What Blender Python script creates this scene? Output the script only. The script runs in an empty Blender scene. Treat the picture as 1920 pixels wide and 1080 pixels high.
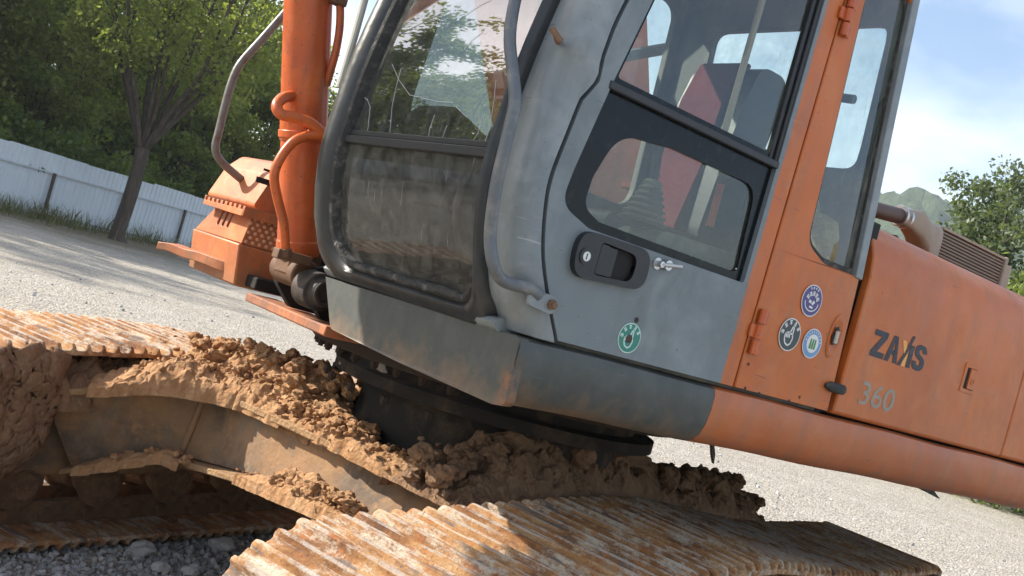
import bpy, bmesh, math, random
import numpy as np
from mathutils import Vector, Matrix, noise, geometry

sc = bpy.context.scene
col = sc.collection
rad = math.radians
random.seed(7)

# ------------------------------------------------------------------ camera
FPX = 1972.0
YAW, PIT, ROL = rad(-127.62), rad(0.54), rad(15.91)
CAM = Vector((3.472, 3.499, 1.578))
fwd = Vector((math.cos(YAW) * math.cos(PIT), math.sin(YAW) * math.cos(PIT), math.sin(PIT)))
r0 = Vector((math.sin(YAW), -math.cos(YAW), 0))
u0 = r0.cross(fwd)
RIGHT = math.cos(ROL) * r0 + math.sin(ROL) * u0
UP = -math.sin(ROL) * r0 + math.cos(ROL) * u0
cam_data = bpy.data.cameras.new('camera')
cam_data.sensor_width = 36.0
cam_data.lens = FPX / 1920 * 36.0
cam_data.clip_start = 0.05
cam_data.clip_end = 3000
cam = bpy.data.objects.new('camera', cam_data)
col.objects.link(cam)
back = -fwd
cam.matrix_world = Matrix(((RIGHT.x, UP.x, back.x, CAM.x), (RIGHT.y, UP.y, back.y, CAM.y), (RIGHT.z, UP.z, back.z, CAM.z), (0, 0, 0, 1)))
sc.camera = cam

# ------------------------------------------------------------------ sky, sun, exposure
SUN_EL = rad(32)
SUN_AZ = Vector((0.68, -0.73)).normalized()
SUN = Vector((SUN_AZ.x * math.cos(SUN_EL), SUN_AZ.y * math.cos(SUN_EL), math.sin(SUN_EL)))
world = bpy.data.worlds.new('World')
sc.world = world
world.use_nodes = True
wn = world.node_tree
wn.nodes.clear()
def wnode(t, **k):
    n = wn.nodes.new(t)
    for a, b in k.items():
        setattr(n, a, b)
    return n
w_out = wnode('ShaderNodeOutputWorld')
w_bg = wnode('ShaderNodeBackground')
w_bg.inputs['Strength'].default_value = 0.13
w_sky = wnode('ShaderNodeTexSky', sky_type='NISHITA', sun_disc=False, sun_elevation=SUN_EL,
              sun_rotation=math.atan2(SUN_AZ.x, SUN_AZ.y), air_density=1.0, dust_density=1.6, ozone_density=1.2)
w_co = wnode('ShaderNodeTexCoord')
w_sep = wnode('ShaderNodeSeparateXYZ')
w_add = wnode('ShaderNodeMath', operation='ADD'); w_add.inputs[1].default_value = 0.22
w_dx = wnode('ShaderNodeMath', operation='DIVIDE'); w_dy = wnode('ShaderNodeMath', operation='DIVIDE')
w_cmb = wnode('ShaderNodeCombineXYZ')
w_nz = wnode('ShaderNodeTexNoise'); w_nz.inputs['Scale'].default_value = 1.5; w_nz.inputs['Detail'].default_value = 5; w_nz.inputs['Roughness'].default_value = 0.5
w_cmb.inputs['Z'].default_value = 3.4
w_rmp = wnode('ShaderNodeValToRGB')
w_rmp.color_ramp.elements[0].position = 0.40; w_rmp.color_ramp.elements[1].position = 0.72
w_mul = wnode('ShaderNodeMath', operation='MULTIPLY'); w_mul.inputs[1].default_value = 0.85
w_mix = wnode('ShaderNodeMix', data_type='RGBA')
w_mix.inputs[7].default_value = (6.6, 6.9, 7.3, 1)
L = wn.links.new
L(w_co.outputs['Generated'], w_sep.inputs[0])
L(w_sep.outputs['Z'], w_add.inputs[0])
L(w_sep.outputs['X'], w_dx.inputs[0]); L(w_add.outputs[0], w_dx.inputs[1])
L(w_sep.outputs['Y'], w_dy.inputs[0]); L(w_add.outputs[0], w_dy.inputs[1])
L(w_dx.outputs[0], w_cmb.inputs['X']); L(w_dy.outputs[0], w_cmb.inputs['Y'])
L(w_cmb.outputs[0], w_nz.inputs['Vector'])
L(w_nz.outputs['Fac'], w_rmp.inputs[0])
L(w_rmp.outputs[0], w_mul.inputs[0])
L(w_mul.outputs[0], w_mix.inputs[0])
L(w_sky.outputs[0], w_mix.inputs[6])
L(w_mix.outputs[2], w_bg.inputs['Color'])
L(w_bg.outputs[0], w_out.inputs[0])

sun_data = bpy.data.lights.new('sun', 'SUN')
sun_data.energy = 5.0
sun_data.angle = rad(0.53)
sun_data.color = (1.0, 0.93, 0.82)
sun = bpy.data.objects.new('sun', sun_data)
col.objects.link(sun)
sun.rotation_euler = SUN.to_track_quat('Z', 'Y').to_euler()
sun.location = (0, 0, 30)

sc.view_settings.view_transform = 'Standard'
sc.view_settings.look = 'None'
sc.view_settings.gamma = 1
sc.view_settings.exposure = 1.0
sc.view_settings.use_curve_mapping = False
sc.render.engine = 'CYCLES'
sc.cycles.use_denoising = True
sc.cycles.max_bounces = 10
sc.cycles.transparent_max_bounces = 16
sc.cycles.caustics_reflective = False
sc.cycles.caustics_refractive = False

# ------------------------------------------------------------------ geometry helpers
def ray(px, py):
    return fwd + RIGHT * ((px - 960) / FPX) - UP * ((py - 540) / FPX)
TH = rad(22.1)
TC = Vector((0.5, -0.539, 0))
TU = Vector((math.cos(TH), math.sin(TH), 0))
TV = Vector((-math.sin(TH), math.cos(TH), 0))
def at(px, py, **k):
    """the point of a real plane (x, y, z, or a track plane u, v) that is seen at a pixel of the photograph"""
    (a, val), = k.items()
    n = {'x': Vector((1, 0, 0)), 'y': Vector((0, 1, 0)), 'z': Vector((0, 0, 1)), 'u': TU, 'v': TV}[a]
    if a in 'uv':
        val += n.dot(TC)
    d = ray(px, py)
    return CAM + d * ((val - n.dot(CAM)) / n.dot(d))
def T(u, v, z):
    p = TC + TU * u + TV * v
    return Vector((p.x, p.y, z))

def lerp(tab, t):
    if t <= tab[0][0]: return tab[0][1]
    for (a, b), (c, d) in zip(tab, tab[1:]):
        if t <= c:
            return b + (d - b) * (t - a) / (c - a)
    return tab[-1][1]

def smooth_path(pts, n=8, closed=False):
    pts = [Vector(p) for p in pts]
    out = []
    m = len(pts)
    for i in range(m if closed else m - 1):
        p0 = pts[(i - 1) % m] if (closed or i > 0) else pts[0] * 2 - pts[1]
        p1, p2 = pts[i], pts[(i + 1) % m]
        p3 = pts[(i + 2) % m] if (closed or i + 2 < m) else pts[-1] * 2 - pts[-2]
        for k in range(n):
            t = k / n
            out.append(0.5 * ((2 * p1) + (p2 - p0) * t + (2 * p0 - 5 * p1 + 4 * p2 - p3) * t * t + (3 * p1 - p0 - 3 * p2 + p3) * t ** 3))
    if not closed:
        out.append(pts[-1])
    return out

def rpoly(pts, n=5):
    """polygon [(a, b, radius)] with rounded corners"""
    out = []
    m = len(pts)
    for i in range(m):
        p = Vector(pts[i][:2]); r = pts[i][2] if len(pts[i]) > 2 else 0
        if r <= 0:
            out.append((p.x, p.y)); continue
        a = Vector(pts[i - 1][:2]) - p; b = Vector(pts[(i + 1) % m][:2]) - p
        la, lb = a.length, b.length
        a.normalize(); b.normalize()
        ang = a.angle(b)
        d = min(r / max(math.tan(ang / 2), 1e-3), la * 0.49, lb * 0.49)
        s, e = p + a * d, p + b * d
        for k in range(n + 1):
            t = k / n
            q = s * (1 - t) ** 2 + p * 2 * t * (1 - t) + e * t * t
            out.append((q.x, q.y))
    return out

class MB:
    def __init__(self):
        self.v = []; self.f = []; self.m = []
    def add(self, vs, fs, mi=0):
        o = len(self.v)
        self.v += [tuple(p) for p in vs]
        self.f += [tuple(i + o for i in f) for f in fs]
        self.m += [mi] * len(fs)
        return self
    def box(self, c, s, rot=None, mi=0):
        c = Vector(c); hx, hy, hz = s[0] / 2, s[1] / 2, s[2] / 2
        vs = [Vector((x, y, z)) for x in (-hx, hx) for y in (-hy, hy) for z in (-hz, hz)]
        if rot is not None:
            vs = [rot @ p for p in vs]
        vs = [c + p for p in vs]
        return self.add(vs, [(0, 1, 3, 2), (4, 6, 7, 5), (0, 4, 5, 1), (2, 3, 7, 6), (0, 2, 6, 4), (1, 5, 7, 3)], mi)
    def span(self, a, b, mi=0):
        a, b = Vector(a), Vector(b)
        s = b - a
        return self.box((a + b) / 2, (abs(s.x), abs(s.y), abs(s.z)), None, mi)
    def tube(self, path, r, n=10, caps=True, mi=0, closed=False):
        path = [Vector(p) for p in path]
        m = len(path)
        rs = r if isinstance(r, (list, tuple)) else [r] * m
        vs = []
        prev = None
        for i in range(m):
            if closed:
                t = path[(i + 1) % m] - path[i - 1]
            else:
                t = path[min(i + 1, m - 1)] - path[max(i - 1, 0)]
            t.normalize()
            if prev is None:
                a = t.orthogonal().normalized()
            else:
                a = (prev - t * prev.dot(t))
                a = a.normalized() if a.length > 1e-6 else t.orthogonal().normalized()
            prev = a
            b = t.cross(a)
            for k in range(n):
                an = 2 * math.pi * k / n
                vs.append(path[i] + (a * math.cos(an) + b * math.sin(an)) * rs[i])
        fs = []
        for i in range(m if closed else m - 1):
            j = (i + 1) % m
            for k in range(n):
                l = (k + 1) % n
                fs.append((i * n + k, i * n + l, j * n + l, j * n + k))
        if caps and not closed:
            fs.append(tuple(reversed(range(n))))
            fs.append(tuple((m - 1) * n + k for k in range(n)))
        return self.add(vs, fs, mi)
    def cyl(self, a, b, r, n=20, mi=0):
        return self.tube([a, b], r, n, True, mi)
    def ring(self, c, axis, ro, ri, h, n=32, mi=0):
        """a flat ring or washer"""
        axis = Vector(axis).normalized(); c = Vector(c)
        a = axis.orthogonal().normalized(); b = axis.cross(a)
        vs = []
        for rr, hh in ((ro, 0), (ro, h), (ri, h), (ri, 0)):
            for k in range(n):
                an = 2 * math.pi * k / n
                vs.append(c + (a * math.cos(an) + b * math.sin(an)) * rr + axis * hh)
        fs = []
        for q in range(4):
            for k in range(n):
                l = (k + 1) % n
                w = (q + 1) % 4
                fs.append((q * n + k, q * n + l, w * n + l, w * n + k))
        return self.add(vs, fs, mi)
    def loft(self, loops, closed=True, capa=False, capb=False, mi=0):
        n = len(loops[0]); vs = [p for l in loops for p in l]; fs = []
        for i in range(len(loops) - 1):
            for k in range(n if closed else n - 1):
                l = (k + 1) % n
                fs.append((i * n + k, i * n + l, (i + 1) * n + l, (i + 1) * n + k))
        if capa: fs.append(tuple(reversed(range(n))))
        if capb: fs.append(tuple((len(loops) - 1) * n + k for k in range(n)))
        return self.add(vs, fs, mi)
    def plate(self, outer, fn, th, holes=(), mi=0):
        """flat polygon with holes; fn(a, b) -> Vector, th = thickness vector"""
        loops = [list(outer)] + [list(h) for h in holes]
        flat = [p for l in loops for p in l]
        tris = geometry.tessellate_polygon([[Vector((p[0], p[1], 0)) for p in l] for l in loops])
        th = Vector(th)
        n = len(flat)
        vs = [fn(*p) for p in flat] + [fn(*p) + th for p in flat]
        fs = [tuple(t) for t in tris] + [tuple(n + i for i in reversed(t)) for t in tris]
        o = 0
        for l in loops:
            m = len(l)
            for k in range(m):
                q = (k + 1) % m
                fs.append((o + k, o + q, n + o + q, n + o + k))
            o += m
        return self.add(vs, fs, mi)
    def sheet(self, outer, fn, mi=0):
        vs = [fn(*p) for p in outer]
        return self.add(vs, [tuple(t) for t in geometry.tessellate_polygon([[Vector((p[0], p[1], 0)) for p in outer]])], mi)
    def prism(self, poly, fn, th, mi=0):
        return self.plate(poly, fn, th, (), mi)
    def obj(self, name, mats, parent=None, bevel=0, sharp=32, seg=2, recalc=True, label=None):
        me = bpy.data.meshes.new(name)
        me.from_pydata(self.v, [], self.f)
        mats = mats if isinstance(mats, (list, tuple)) else [mats]
        for mm in mats: me.materials.append(mm)
        if len(mats) > 1:
            me.polygons.foreach_set('material_index', self.m)
        if recalc:
            bm = bmesh.new(); bm.from_mesh(me)
            bmesh.ops.recalc_face_normals(bm, faces=bm.faces)
            bm.to_mesh(me); bm.free()
        me.polygons.foreach_set('use_smooth', [True] * len(me.polygons))
        if sharp < 180:
            me.set_sharp_from_angle(angle=rad(sharp))
        me.update()
        o = bpy.data.objects.new(name, me)
        col.objects.link(o)
        if parent is not None: attach(o, parent)
        if bevel:
            md = o.modifiers.new('bevel', 'BEVEL'); md.width = bevel; md.segments = seg; md.limit_method = 'ANGLE'; md.angle_limit = rad(35); md.harden_normals = False
        if label: o['label'] = label
        return o

WORLD = {}
def attach(o, parent):
    """child keeps its world placement; roots are only translated"""
    o.parent = parent
    loc = WORLD.get(parent.name, Vector((0, 0, 0)))
    o.matrix_parent_inverse = Matrix.Translation(-loc)
    WORLD[o.name] = Vector((0, 0, 0))
def empty(name, loc, label, cat, group=None):
    o = bpy.data.objects.new(name, None)
    col.objects.link(o)
    o.location = loc
    o.empty_display_size = 0.3
    WORLD[o.name] = Vector(loc)
    return tag(o, label, cat, group)
def tag(o, label, cat=None, group=None, kind=None):
    if label: o['label'] = label
    if cat: o['category'] = cat
    if group: o['group'] = group
    if kind: o['kind'] = kind
    return o
def raw(name, verts, faces, mat, smooth=False):
    me = bpy.data.meshes.new(name)
    verts = np.asarray(verts, dtype=np.float32); faces = np.asarray(faces, dtype=np.int32)
    nv, nf, k = len(verts), len(faces), faces.shape[1]
    me.vertices.add(nv); me.vertices.foreach_set('co', verts.ravel())
    me.loops.add(nf * k); me.loops.foreach_set('vertex_index', faces.ravel())
    me.polygons.add(nf); me.polygons.foreach_set('loop_start', np.arange(0, nf * k, k, dtype=np.int32))
    me.polygons.foreach_set('use_smooth', np.full(nf, smooth))
    me.update(calc_edges=True)
    me.materials.append(mat)
    return me

# ------------------------------------------------------------------ material helpers
class NT:
    def __init__(self, name):
        self.mat = bpy.data.materials.new(name)
        self.mat.use_nodes = True
        self.t = self.mat.node_tree
        self.b = self.t.nodes['Principled BSDF']
        self.out = self.t.nodes['Material Output']
    def n(self, typ, **k):
        q = self.t.nodes.new(typ)
        for a, b in k.items(): setattr(q, a, b)
        return q
    def put(self, sock, val):
        if hasattr(val, 'is_linked') or isinstance(val, bpy.types.NodeSocket):
            self.t.links.new(val, sock)
        elif isinstance(val, (tuple, list)) and sock.type == 'RGBA' and len(val) == 3:
            sock.default_value = (*val, 1)
        else:
            sock.default_value = val
    def obj(self):
        return self.n('ShaderNodeTexCoord').outputs['Object']
    def objrand(self, k=17.0):
        co = self.n('ShaderNodeTexCoord').outputs['Object']
        r = self.n('ShaderNodeObjectInfo').outputs['Random']
        m = self.math('MULTIPLY', r, k)
        a = self.n('ShaderNodeVectorMath', operation='ADD')
        self.put(a.inputs[0], co); self.put(a.inputs[1], m)
        return a.outputs[0]
    def scale(self, co, s):
        m = self.n('ShaderNodeMapping'); m.inputs['Scale'].default_value = s
        self.put(m.inputs['Vector'], co); return m.outputs[0]
    def noise(self, co, s=5, d=4, r=0.55, dist=0.0):
        q = self.n('ShaderNodeTexNoise'); q.inputs['Scale'].default_value = s; q.inputs['Detail'].default_value = d; q.inputs['Roughness'].default_value = r
        q.inputs['Distortion'].default_value = dist
        self.put(q.inputs['Vector'], co); return q.outputs['Fac']
    def vor(self, co, s=20, feature='F1', out='Distance', rnd=1.0):
        q = self.n('ShaderNodeTexVoronoi', feature=feature); q.inputs['Scale'].default_value = s
        q.inputs['Randomness'].default_value = rnd
        self.put(q.inputs['Vector'], co); return q.outputs[out]
    def ramp(self, f, *stops):
        q = self.n('ShaderNodeValToRGB'); e = q.color_ramp.elements
        while len(e) < len(stops): e.new(0.5)
        for el, (p, c) in zip(e, stops):
            el.position = p
            el.color = (c, c, c, 1) if isinstance(c, (int, float)) else (*c, 1)
        self.put(q.inputs[0], f); return q.outputs['Color']
    def mix(self, f, a, b, blend='MIX'):
        q = self.n('ShaderNodeMix', data_type='RGBA', blend_type=blend)
        self.put(q.inputs[0], f); self.put(q.inputs[6], a); self.put(q.inputs[7], b)
        return q.outputs[2]
    def math(self, op, a, b=None, clamp=False):
        q = self.n('ShaderNodeMath', operation=op, use_clamp=clamp)
        self.put(q.inputs[0], a)
        if b is not None: self.put(q.inputs[1], b)
        return q.outputs[0]
    def sep(self, co):
        q = self.n('ShaderNodeSeparateXYZ'); self.put(q.inputs[0], co); return q.outputs
    def bump(self, h, s=0.3, d=0.01, nrm=None):
        q = self.n('ShaderNodeBump'); q.inputs['Strength'].default_value = s; q.inputs['Distance'].default_value = d
        self.put(q.inputs['Height'], h)
        if nrm is not None: self.put(q.inputs['Normal'], nrm)
        return q.outputs[0]
    def island(self):
        return self.n('ShaderNodeNewGeometry').outputs['Random Per Island']
    def fin(self, color=None, rough=None, normal=None, metal=None, spec=None):
        if color is not None: self.put(self.b.inputs['Base Color'], color)
        if rough is not None: self.put(self.b.inputs['Roughness'], rough)
        if normal is not None: self.put(self.b.inputs['Normal'], normal)
        if metal is not None: self.put(self.b.inputs['Metallic'], metal)
        if spec is not None: self.put(self.b.inputs['Specular IOR Level'], spec)
        return self.mat

def paint(name, base, alt, fade, dirt, dirt_amt=0.5, rough=(0.35, 0.6), scale=1.0, split=None, mud=None, chip=0.72):
    """old sprayed paint: tone drift, faded patches, rain streaks, chips, waviness; split = (x, other base, other alt, other fade)"""
    k = NT(name); co = k.obj()
    if split:
        wob = k.math('MULTIPLY', k.math('SUBTRACT', k.noise(co, 9, 3), 0.5), 0.012)
        x = k.math('ADD', k.sep(co)[0], wob)
        side = k.math('LESS_THAN', x, split[0])
        base = k.mix(side, base, split[1]); alt = k.mix(side, alt, split[2]); fade = k.mix(side, fade, split[3])
    c = k.mix(k.ramp(k.noise(co, 2.2 * scale, 5), (0.35, 0), (0.68, 1)), base, alt)
    c = k.mix(k.math('MULTIPLY', k.ramp(k.noise(co, 6.5 * scale, 6, 0.6, 0.4), (0.5, 0), (0.72, 1)), 0.55), c, fade)
    st = k.noise(k.scale(co, (16, 16, 1.6)), 1.0, 5, 0.6)
    c = k.mix(k.math('MULTIPLY', k.ramp(st, (0.50, 0), (0.70, 1)), dirt_amt), c, dirt)
    c = k.mix(k.math('MULTIPLY', k.ramp(k.noise(co, 1.1 * scale, 7, 0.7), (0.46, 0), (0.64, 1)), dirt_amt * 0.6), c, dirt)
    bl = k.noise(co, 14 * scale, 6, 0.65)
    c = k.mix(k.math('MULTIPLY', k.ramp(bl, (0.55, 0), (0.72, 1)), dirt_amt), c, dirt)
    ch = k.noise(co, 75 * scale, 3, 0.5)
    c = k.mix(k.ramp(ch, (chip, 0), (chip + 0.015, 0.7)), c, (0.10, 0.055, 0.035))
    c = k.mix(k.ramp(k.noise(co, 38 * scale, 5, 0.7), (0.69, 0), (0.73, 0.35)), c, fade)
    sc_ = k.noise(k.scale(co, (5, 60, 110)), 1.0, 2, 0.5)
    c = k.mix(k.math('MULTIPLY', k.ramp(sc_, (0.735, 0), (0.76, 1)), 0.3), c, fade)
    mp = k.n('ShaderNodeMapping'); mp.inputs['Scale'].default_value = (7, 7, 120); mp.inputs['Rotation'].default_value = (0.5, 0.45, 0.3)
    k.put(mp.inputs['Vector'], co)
    sl = k.math('MULTIPLY', k.ramp(k.noise(mp.outputs[0], 1.0, 2, 0.5), (0.70, 0), (0.715, 1)), k.ramp(k.noise(co, 4.0, 3), (0.50, 0), (0.58, 0.75)))
    c = k.mix(sl, c, k.mix(k.ramp(k.noise(co, 3, 1), (0.45, 0), (0.55, 1)), (0.07, 0.05, 0.045), fade))
    if name == 'grey_skirt_paint':
        e = k.sep(co)
        rc = k.math('MULTIPLY', k.ramp(k.math('SUBTRACT', e[1], 1.40), (0.045, 0), (0.09, 1)), k.ramp(k.math('SUBTRACT', e[0], 1.70), (0.115, 0), (0.145, 1)))
        rc = k.math('MULTIPLY', rc, k.ramp(k.noise(co, 16, 6, 0.7), (0.42, 0), (0.56, 1)))
        c = k.mix(k.math('MULTIPLY', rc, k.ramp(k.math('SUBTRACT', 1.5, e[2]), (0.05, 0), (0.11, 1))), c, (0.24, 0.105, 0.045))
    if mud:
        z = k.sep(co)[2]
        g = k.math('SUBTRACT', mud[1], k.math('ADD', z, k.math('MULTIPLY', k.math('SUBTRACT', k.noise(co, 11, 6, 0.7), 0.5), 0.35)))
        c = k.mix(k.math('MULTIPLY', k.ramp(g, (0.0, 0), (mud[2], 1)), 0.85), c, mud[0])
    rg = k.math('ADD', k.math('MULTIPLY', k.noise(co, 8 * scale, 4), (rough[1] - rough[0])), rough[0])
    h = k.math('ADD', k.math('MULTIPLY', k.noise(co, 3.0 * scale, 3), 1.0), k.math('MULTIPLY', k.noise(co, 120, 2), 0.03))
    return k.fin(c, rg, k.bump(h, 0.35, 0.02))

ORANGE, ORANGE2, ORANGEF = (0.54, 0.135, 0.020), (0.43, 0.098, 0.017), (0.56, 0.195, 0.055)
GREY, GREY2, GREYF = (0.165, 0.195, 0.212), (0.128, 0.153, 0.166), (0.25, 0.285, 0.30)
MUDC = (0.30, 0.18, 0.095)
M = {}
M['orange'] = paint('orange_paint', ORANGE, ORANGE2, ORANGEF, (0.30, 0.12, 0.055), 0.45, (0.32, 0.6))
M['orange_hi'] = paint('orange_cylinder_paint', (0.60, 0.125, 0.022), (0.50, 0.09, 0.02), (0.64, 0.19, 0.06), (0.22, 0.07, 0.035), 0.5, (0.25, 0.5), 1.4, chip=0.665)
M['orange_front'] = paint('orange_sunned_paint', (0.55, 0.165, 0.05), (0.48, 0.13, 0.04), (0.58, 0.24, 0.11), (0.22, 0.115, 0.06), 0.75, (0.4, 0.65), 2.0, mud=((0.26, 0.14, 0.07), 1.44, 0.16), chip=0.68)
M['orange_skirt'] = paint('orange_skirt_paint', (0.46, 0.130, 0.036), (0.40, 0.10, 0.03), (0.50, 0.19, 0.08), (0.26, 0.12, 0.07), 0.45, (0.35, 0.6), 1.0, mud=((0.24, 0.13, 0.08), 1.36, 0.14))
M['door'] = paint('door_paint', GREY, GREY2, GREYF, (0.10, 0.115, 0.12), 0.26, (0.3, 0.55), 1.0, (1.098, ORANGE, ORANGE2, ORANGEF))
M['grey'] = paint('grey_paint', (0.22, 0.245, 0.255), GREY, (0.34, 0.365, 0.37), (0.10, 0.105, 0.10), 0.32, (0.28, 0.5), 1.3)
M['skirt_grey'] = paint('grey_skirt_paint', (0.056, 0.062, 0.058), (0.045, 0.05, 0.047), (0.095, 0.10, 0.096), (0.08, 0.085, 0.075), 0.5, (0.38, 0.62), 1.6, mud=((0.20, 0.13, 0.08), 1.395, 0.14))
M['frame_dark'] = paint('front_frame_paint', (0.03, 0.033, 0.034), (0.02, 0.023, 0.025), (0.07, 0.075, 0.075), (0.055, 0.052, 0.045), 0.4, (0.25, 0.5), 2.0)

M['lip'] = paint('muddy_orange_lip', (0.36, 0.12, 0.045), (0.26, 0.10, 0.05), (0.42, 0.2, 0.09), (0.10, 0.06, 0.04), 0.8, (0.6, 0.8), 3.0)
def plain(name, c, rough=0.5, metal=0.0, var=0.35, s=20, bump=0.15, c2=None):
    k = NT(name); co = k.obj()
    dark = tuple(x * (1 - var) for x in c)
    cc = k.mix(k.noise(co, s, 5, 0.6), dark, c)
    if c2: cc = k.mix(k.ramp(k.noise(co, s * 0.6, 6, 0.65), (0.5, 0), (0.68, 1)), cc, c2)
    rr = k.math('ADD', k.math('MULTIPLY', k.noise(co, s * 2, 3), 0.25), rough - 0.12)
    return k.fin(cc, rr, k.bump(k.noise(co, s * 4, 3), bump, 0.004), metal)
M['black'] = plain('black_plastic', (0.022, 0.024, 0.028), 0.45, 0, 0.4, 30)
M['rubber'] = plain('cracked_rubber', (0.05, 0.05, 0.048), 0.85, 0, 0.5, 40, 0.8, (0.13, 0.12, 0.11))
M['rail'] = plain('grey_rail_paint', (0.13, 0.145, 0.16), 0.4, 0, 0.3, 25, 0.2, (0.2, 0.2, 0.19))
M['steelrail'] = plain('worn_rail_steel', (0.22, 0.21, 0.2), 0.45, 0.3, 0.5, 30, 0.3, (0.12, 0.08, 0.06))
M['steel'] = plain('bright_steel', (0.6, 0.6, 0.6), 0.35, 0.9, 0.2, 30)
M['bolt'] = plain('rusty_bolt', (0.26, 0.15, 0.09), 0.7, 0.2, 0.5, 60, 0.4)
M['dark'] = plain('grimy_dark_steel', (0.035, 0.028, 0.024), 0.7, 0, 0.5, 12, 0.5, (0.09, 0.06, 0.04))
M['rustplate'] = plain('rusty_frame_plate', (0.17, 0.085, 0.045), 0.75, 0, 0.5, 14, 0.5, (0.07, 0.045, 0.035))
M['dark_rust'] = plain('dark_rusty_ring', (0.045, 0.027, 0.018), 0.85, 0, 0.5, 14, 0.5, (0.016, 0.012, 0.010))
M['blackened'] = plain('shade_black_steel', (0.008, 0.007, 0.006), 0.85, 0, 0.4, 12, 0.4, (0.016, 0.012, 0.010))  # near-black steel, the deep shade under the deck put into its colour
M['turret'] = plain('mud_splashed_turret', (0.020, 0.016, 0.013), 0.9, 0, 0.4, 9, 0.7, (0.085, 0.055, 0.034))  # base tone holds the shade under the deck; the lighter splashes are mud
M['cavity'] = plain('cab_gap_shadow_paint', (0.012, 0.012, 0.013), 0.8, 0, 0.2, 20)
M['interior'] = plain('cab_interior_plastic', (0.075, 0.08, 0.075), 0.7, 0, 0.4, 8, 0.2, (0.15, 0.14, 0.11))
M['floor_mat'] = plain('dusty_floor_mat', (0.12, 0.11, 0.075), 0.85, 0, 0.5, 10, 0.4, (0.1, 0.1, 0.07))
M['red'] = plain('red_seat_cloth', (0.12, 0.012, 0.017), 0.95, 0, 0.5, 12, 0.6, (0.07, 0.01, 0.014))
M['bellows'] = plain('grey_rubber_bellows', (0.16, 0.15, 0.13), 0.7, 0, 0.4, 20, 0.2, (0.25, 0.23, 0.18))
M['button'] = plain('worn_tread_button', (0.72, 0.42, 0.26), 0.6, 0, 0.3, 60, 0.1)
M['alu'] = plain('dusty_aluminium', (0.42, 0.33, 0.25), 0.6, 0.2, 0.35, 14, 0.3, (0.30, 0.21, 0.15))
M['fin'] = plain('cooler_fin', (0.26, 0.19, 0.14), 0.7, 0.1, 0.3, 20, 0.2)
M['finbar'] = plain('cooler_tube', (0.075, 0.055, 0.045), 0.7, 0.1, 0.3, 20, 0.2)
M['pipe'] = plain('brown_pipe', (0.12, 0.065, 0.05), 0.55, 0, 0.3, 20)
M['paleplastic'] = plain('pale_rod', (0.5, 0.5, 0.45), 0.5, 0, 0.2, 20)
M['letter'] = plain('black_lettering', (0.02, 0.02, 0.03), 0.5, 0, 0.4, 50, 0.05, (0.035, 0.03, 0.05))
M['letter_or'] = plain('orange_lettering', (0.85, 0.40, 0.10), 0.5, 0, 0.2, 50, 0.05)
M['number'] = plain('grey_number', (0.36, 0.33, 0.27), 0.6, 0, 0.4, 60, 0.1, (0.45, 0.2, 0.1))
M['st_white'] = plain('sticker_white', (0.72, 0.72, 0.70), 0.4, 0, 0.12, 60, 0.05)
M['st_dark'] = plain('sticker_charcoal', (0.03, 0.05, 0.055), 0.4, 0, 0.2, 60, 0.05)
M['st_violet'] = plain('sticker_violet', (0.07, 0.05, 0.22), 0.4, 0, 0.2, 60, 0.05)
M['st_blue'] = plain('sticker_blue', (0.16, 0.32, 0.58), 0.4, 0, 0.2, 60, 0.05)
M['st_teal'] = plain('sticker_teal', (0.03, 0.22, 0.17), 0.4, 0, 0.2, 60, 0.05)
M['st_mint'] = plain('sticker_mint', (0.55, 0.75, 0.68), 0.4, 0, 0.15, 60, 0.05)
M['st_green'] = plain('sticker_green', (0.05, 0.25, 0.08), 0.4, 0, 0.2, 60, 0.05)
M['crack'] = plain('glass_crack', (0.8, 0.82, 0.82), 0.6, 0, 0.2, 60, 0.05)

def glass(name, tint, dust_col, dust, ior=1.5, streak=(8, 8, 1.5)):
    k = NT(name); co = k.obj()
    tr = k.n('ShaderNodeBsdfTransparent'); k.put(tr.inputs['Color'], tint)
    gl = k.n('ShaderNodeBsdfGlossy'); gl.inputs['Roughness'].default_value = 0.015
    gl.inputs['Color'].default_value = (0.95, 0.97, 1, 1)
    wav = k.bump(k.noise(co, 1.6, 1), 0.05, 0.01); k.put(gl.inputs['Normal'], wav)
    f0 = ((ior - 1) / (ior + 1)) ** 2 * 1.9
    lw = k.n('ShaderNodeLayerWeight'); lw.inputs['Blend'].default_value = 0.5
    fr = k.math('ADD', k.math('MULTIPLY', k.math('POWER', lw.outputs['Facing'], 5.0), 1 - f0), f0)
    m1 = k.n('ShaderNodeMixShader'); k.put(m1.inputs[0], fr); k.put(m1.inputs[1], tr.outputs[0]); k.put(m1.inputs[2], gl.outputs[0])
    df = k.n('ShaderNodeBsdfDiffuse'); k.put(df.inputs['Color'], dust_col)
    a = k.ramp(k.noise(k.scale(co, streak), 1.0, 6, 0.65), (0.3, 0.25), (0.75, 1))
    b = k.ramp(k.noise(co, 22, 6, 0.7), (0.4, 0.3), (0.75, 1))
    scr = k.ramp(k.noise(k.scale(co, (40, 90, 7)), 1.0, 2, 0.5), (0.70, 0), (0.74, 0.6))
    f = k.math('ADD', k.math('MULTIPLY', k.math('MULTIPLY', a, b), dust), k.math('MULTIPLY', scr, dust), clamp=True)
    m2 = k.n('ShaderNodeMixShader'); k.put(m2.inputs[0], f); k.put(m2.inputs[1], m1.outputs[0]); k.put(m2.inputs[2], df.outputs[0])
    k.t.links.new(m2.outputs[0], k.out.inputs[0])
    return k.mat
M['glass_up'] = glass('upper_windscreen_glass', (0.22, 0.25, 0.24), (0.42, 0.42, 0.40), 0.30, 2.0)
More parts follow.
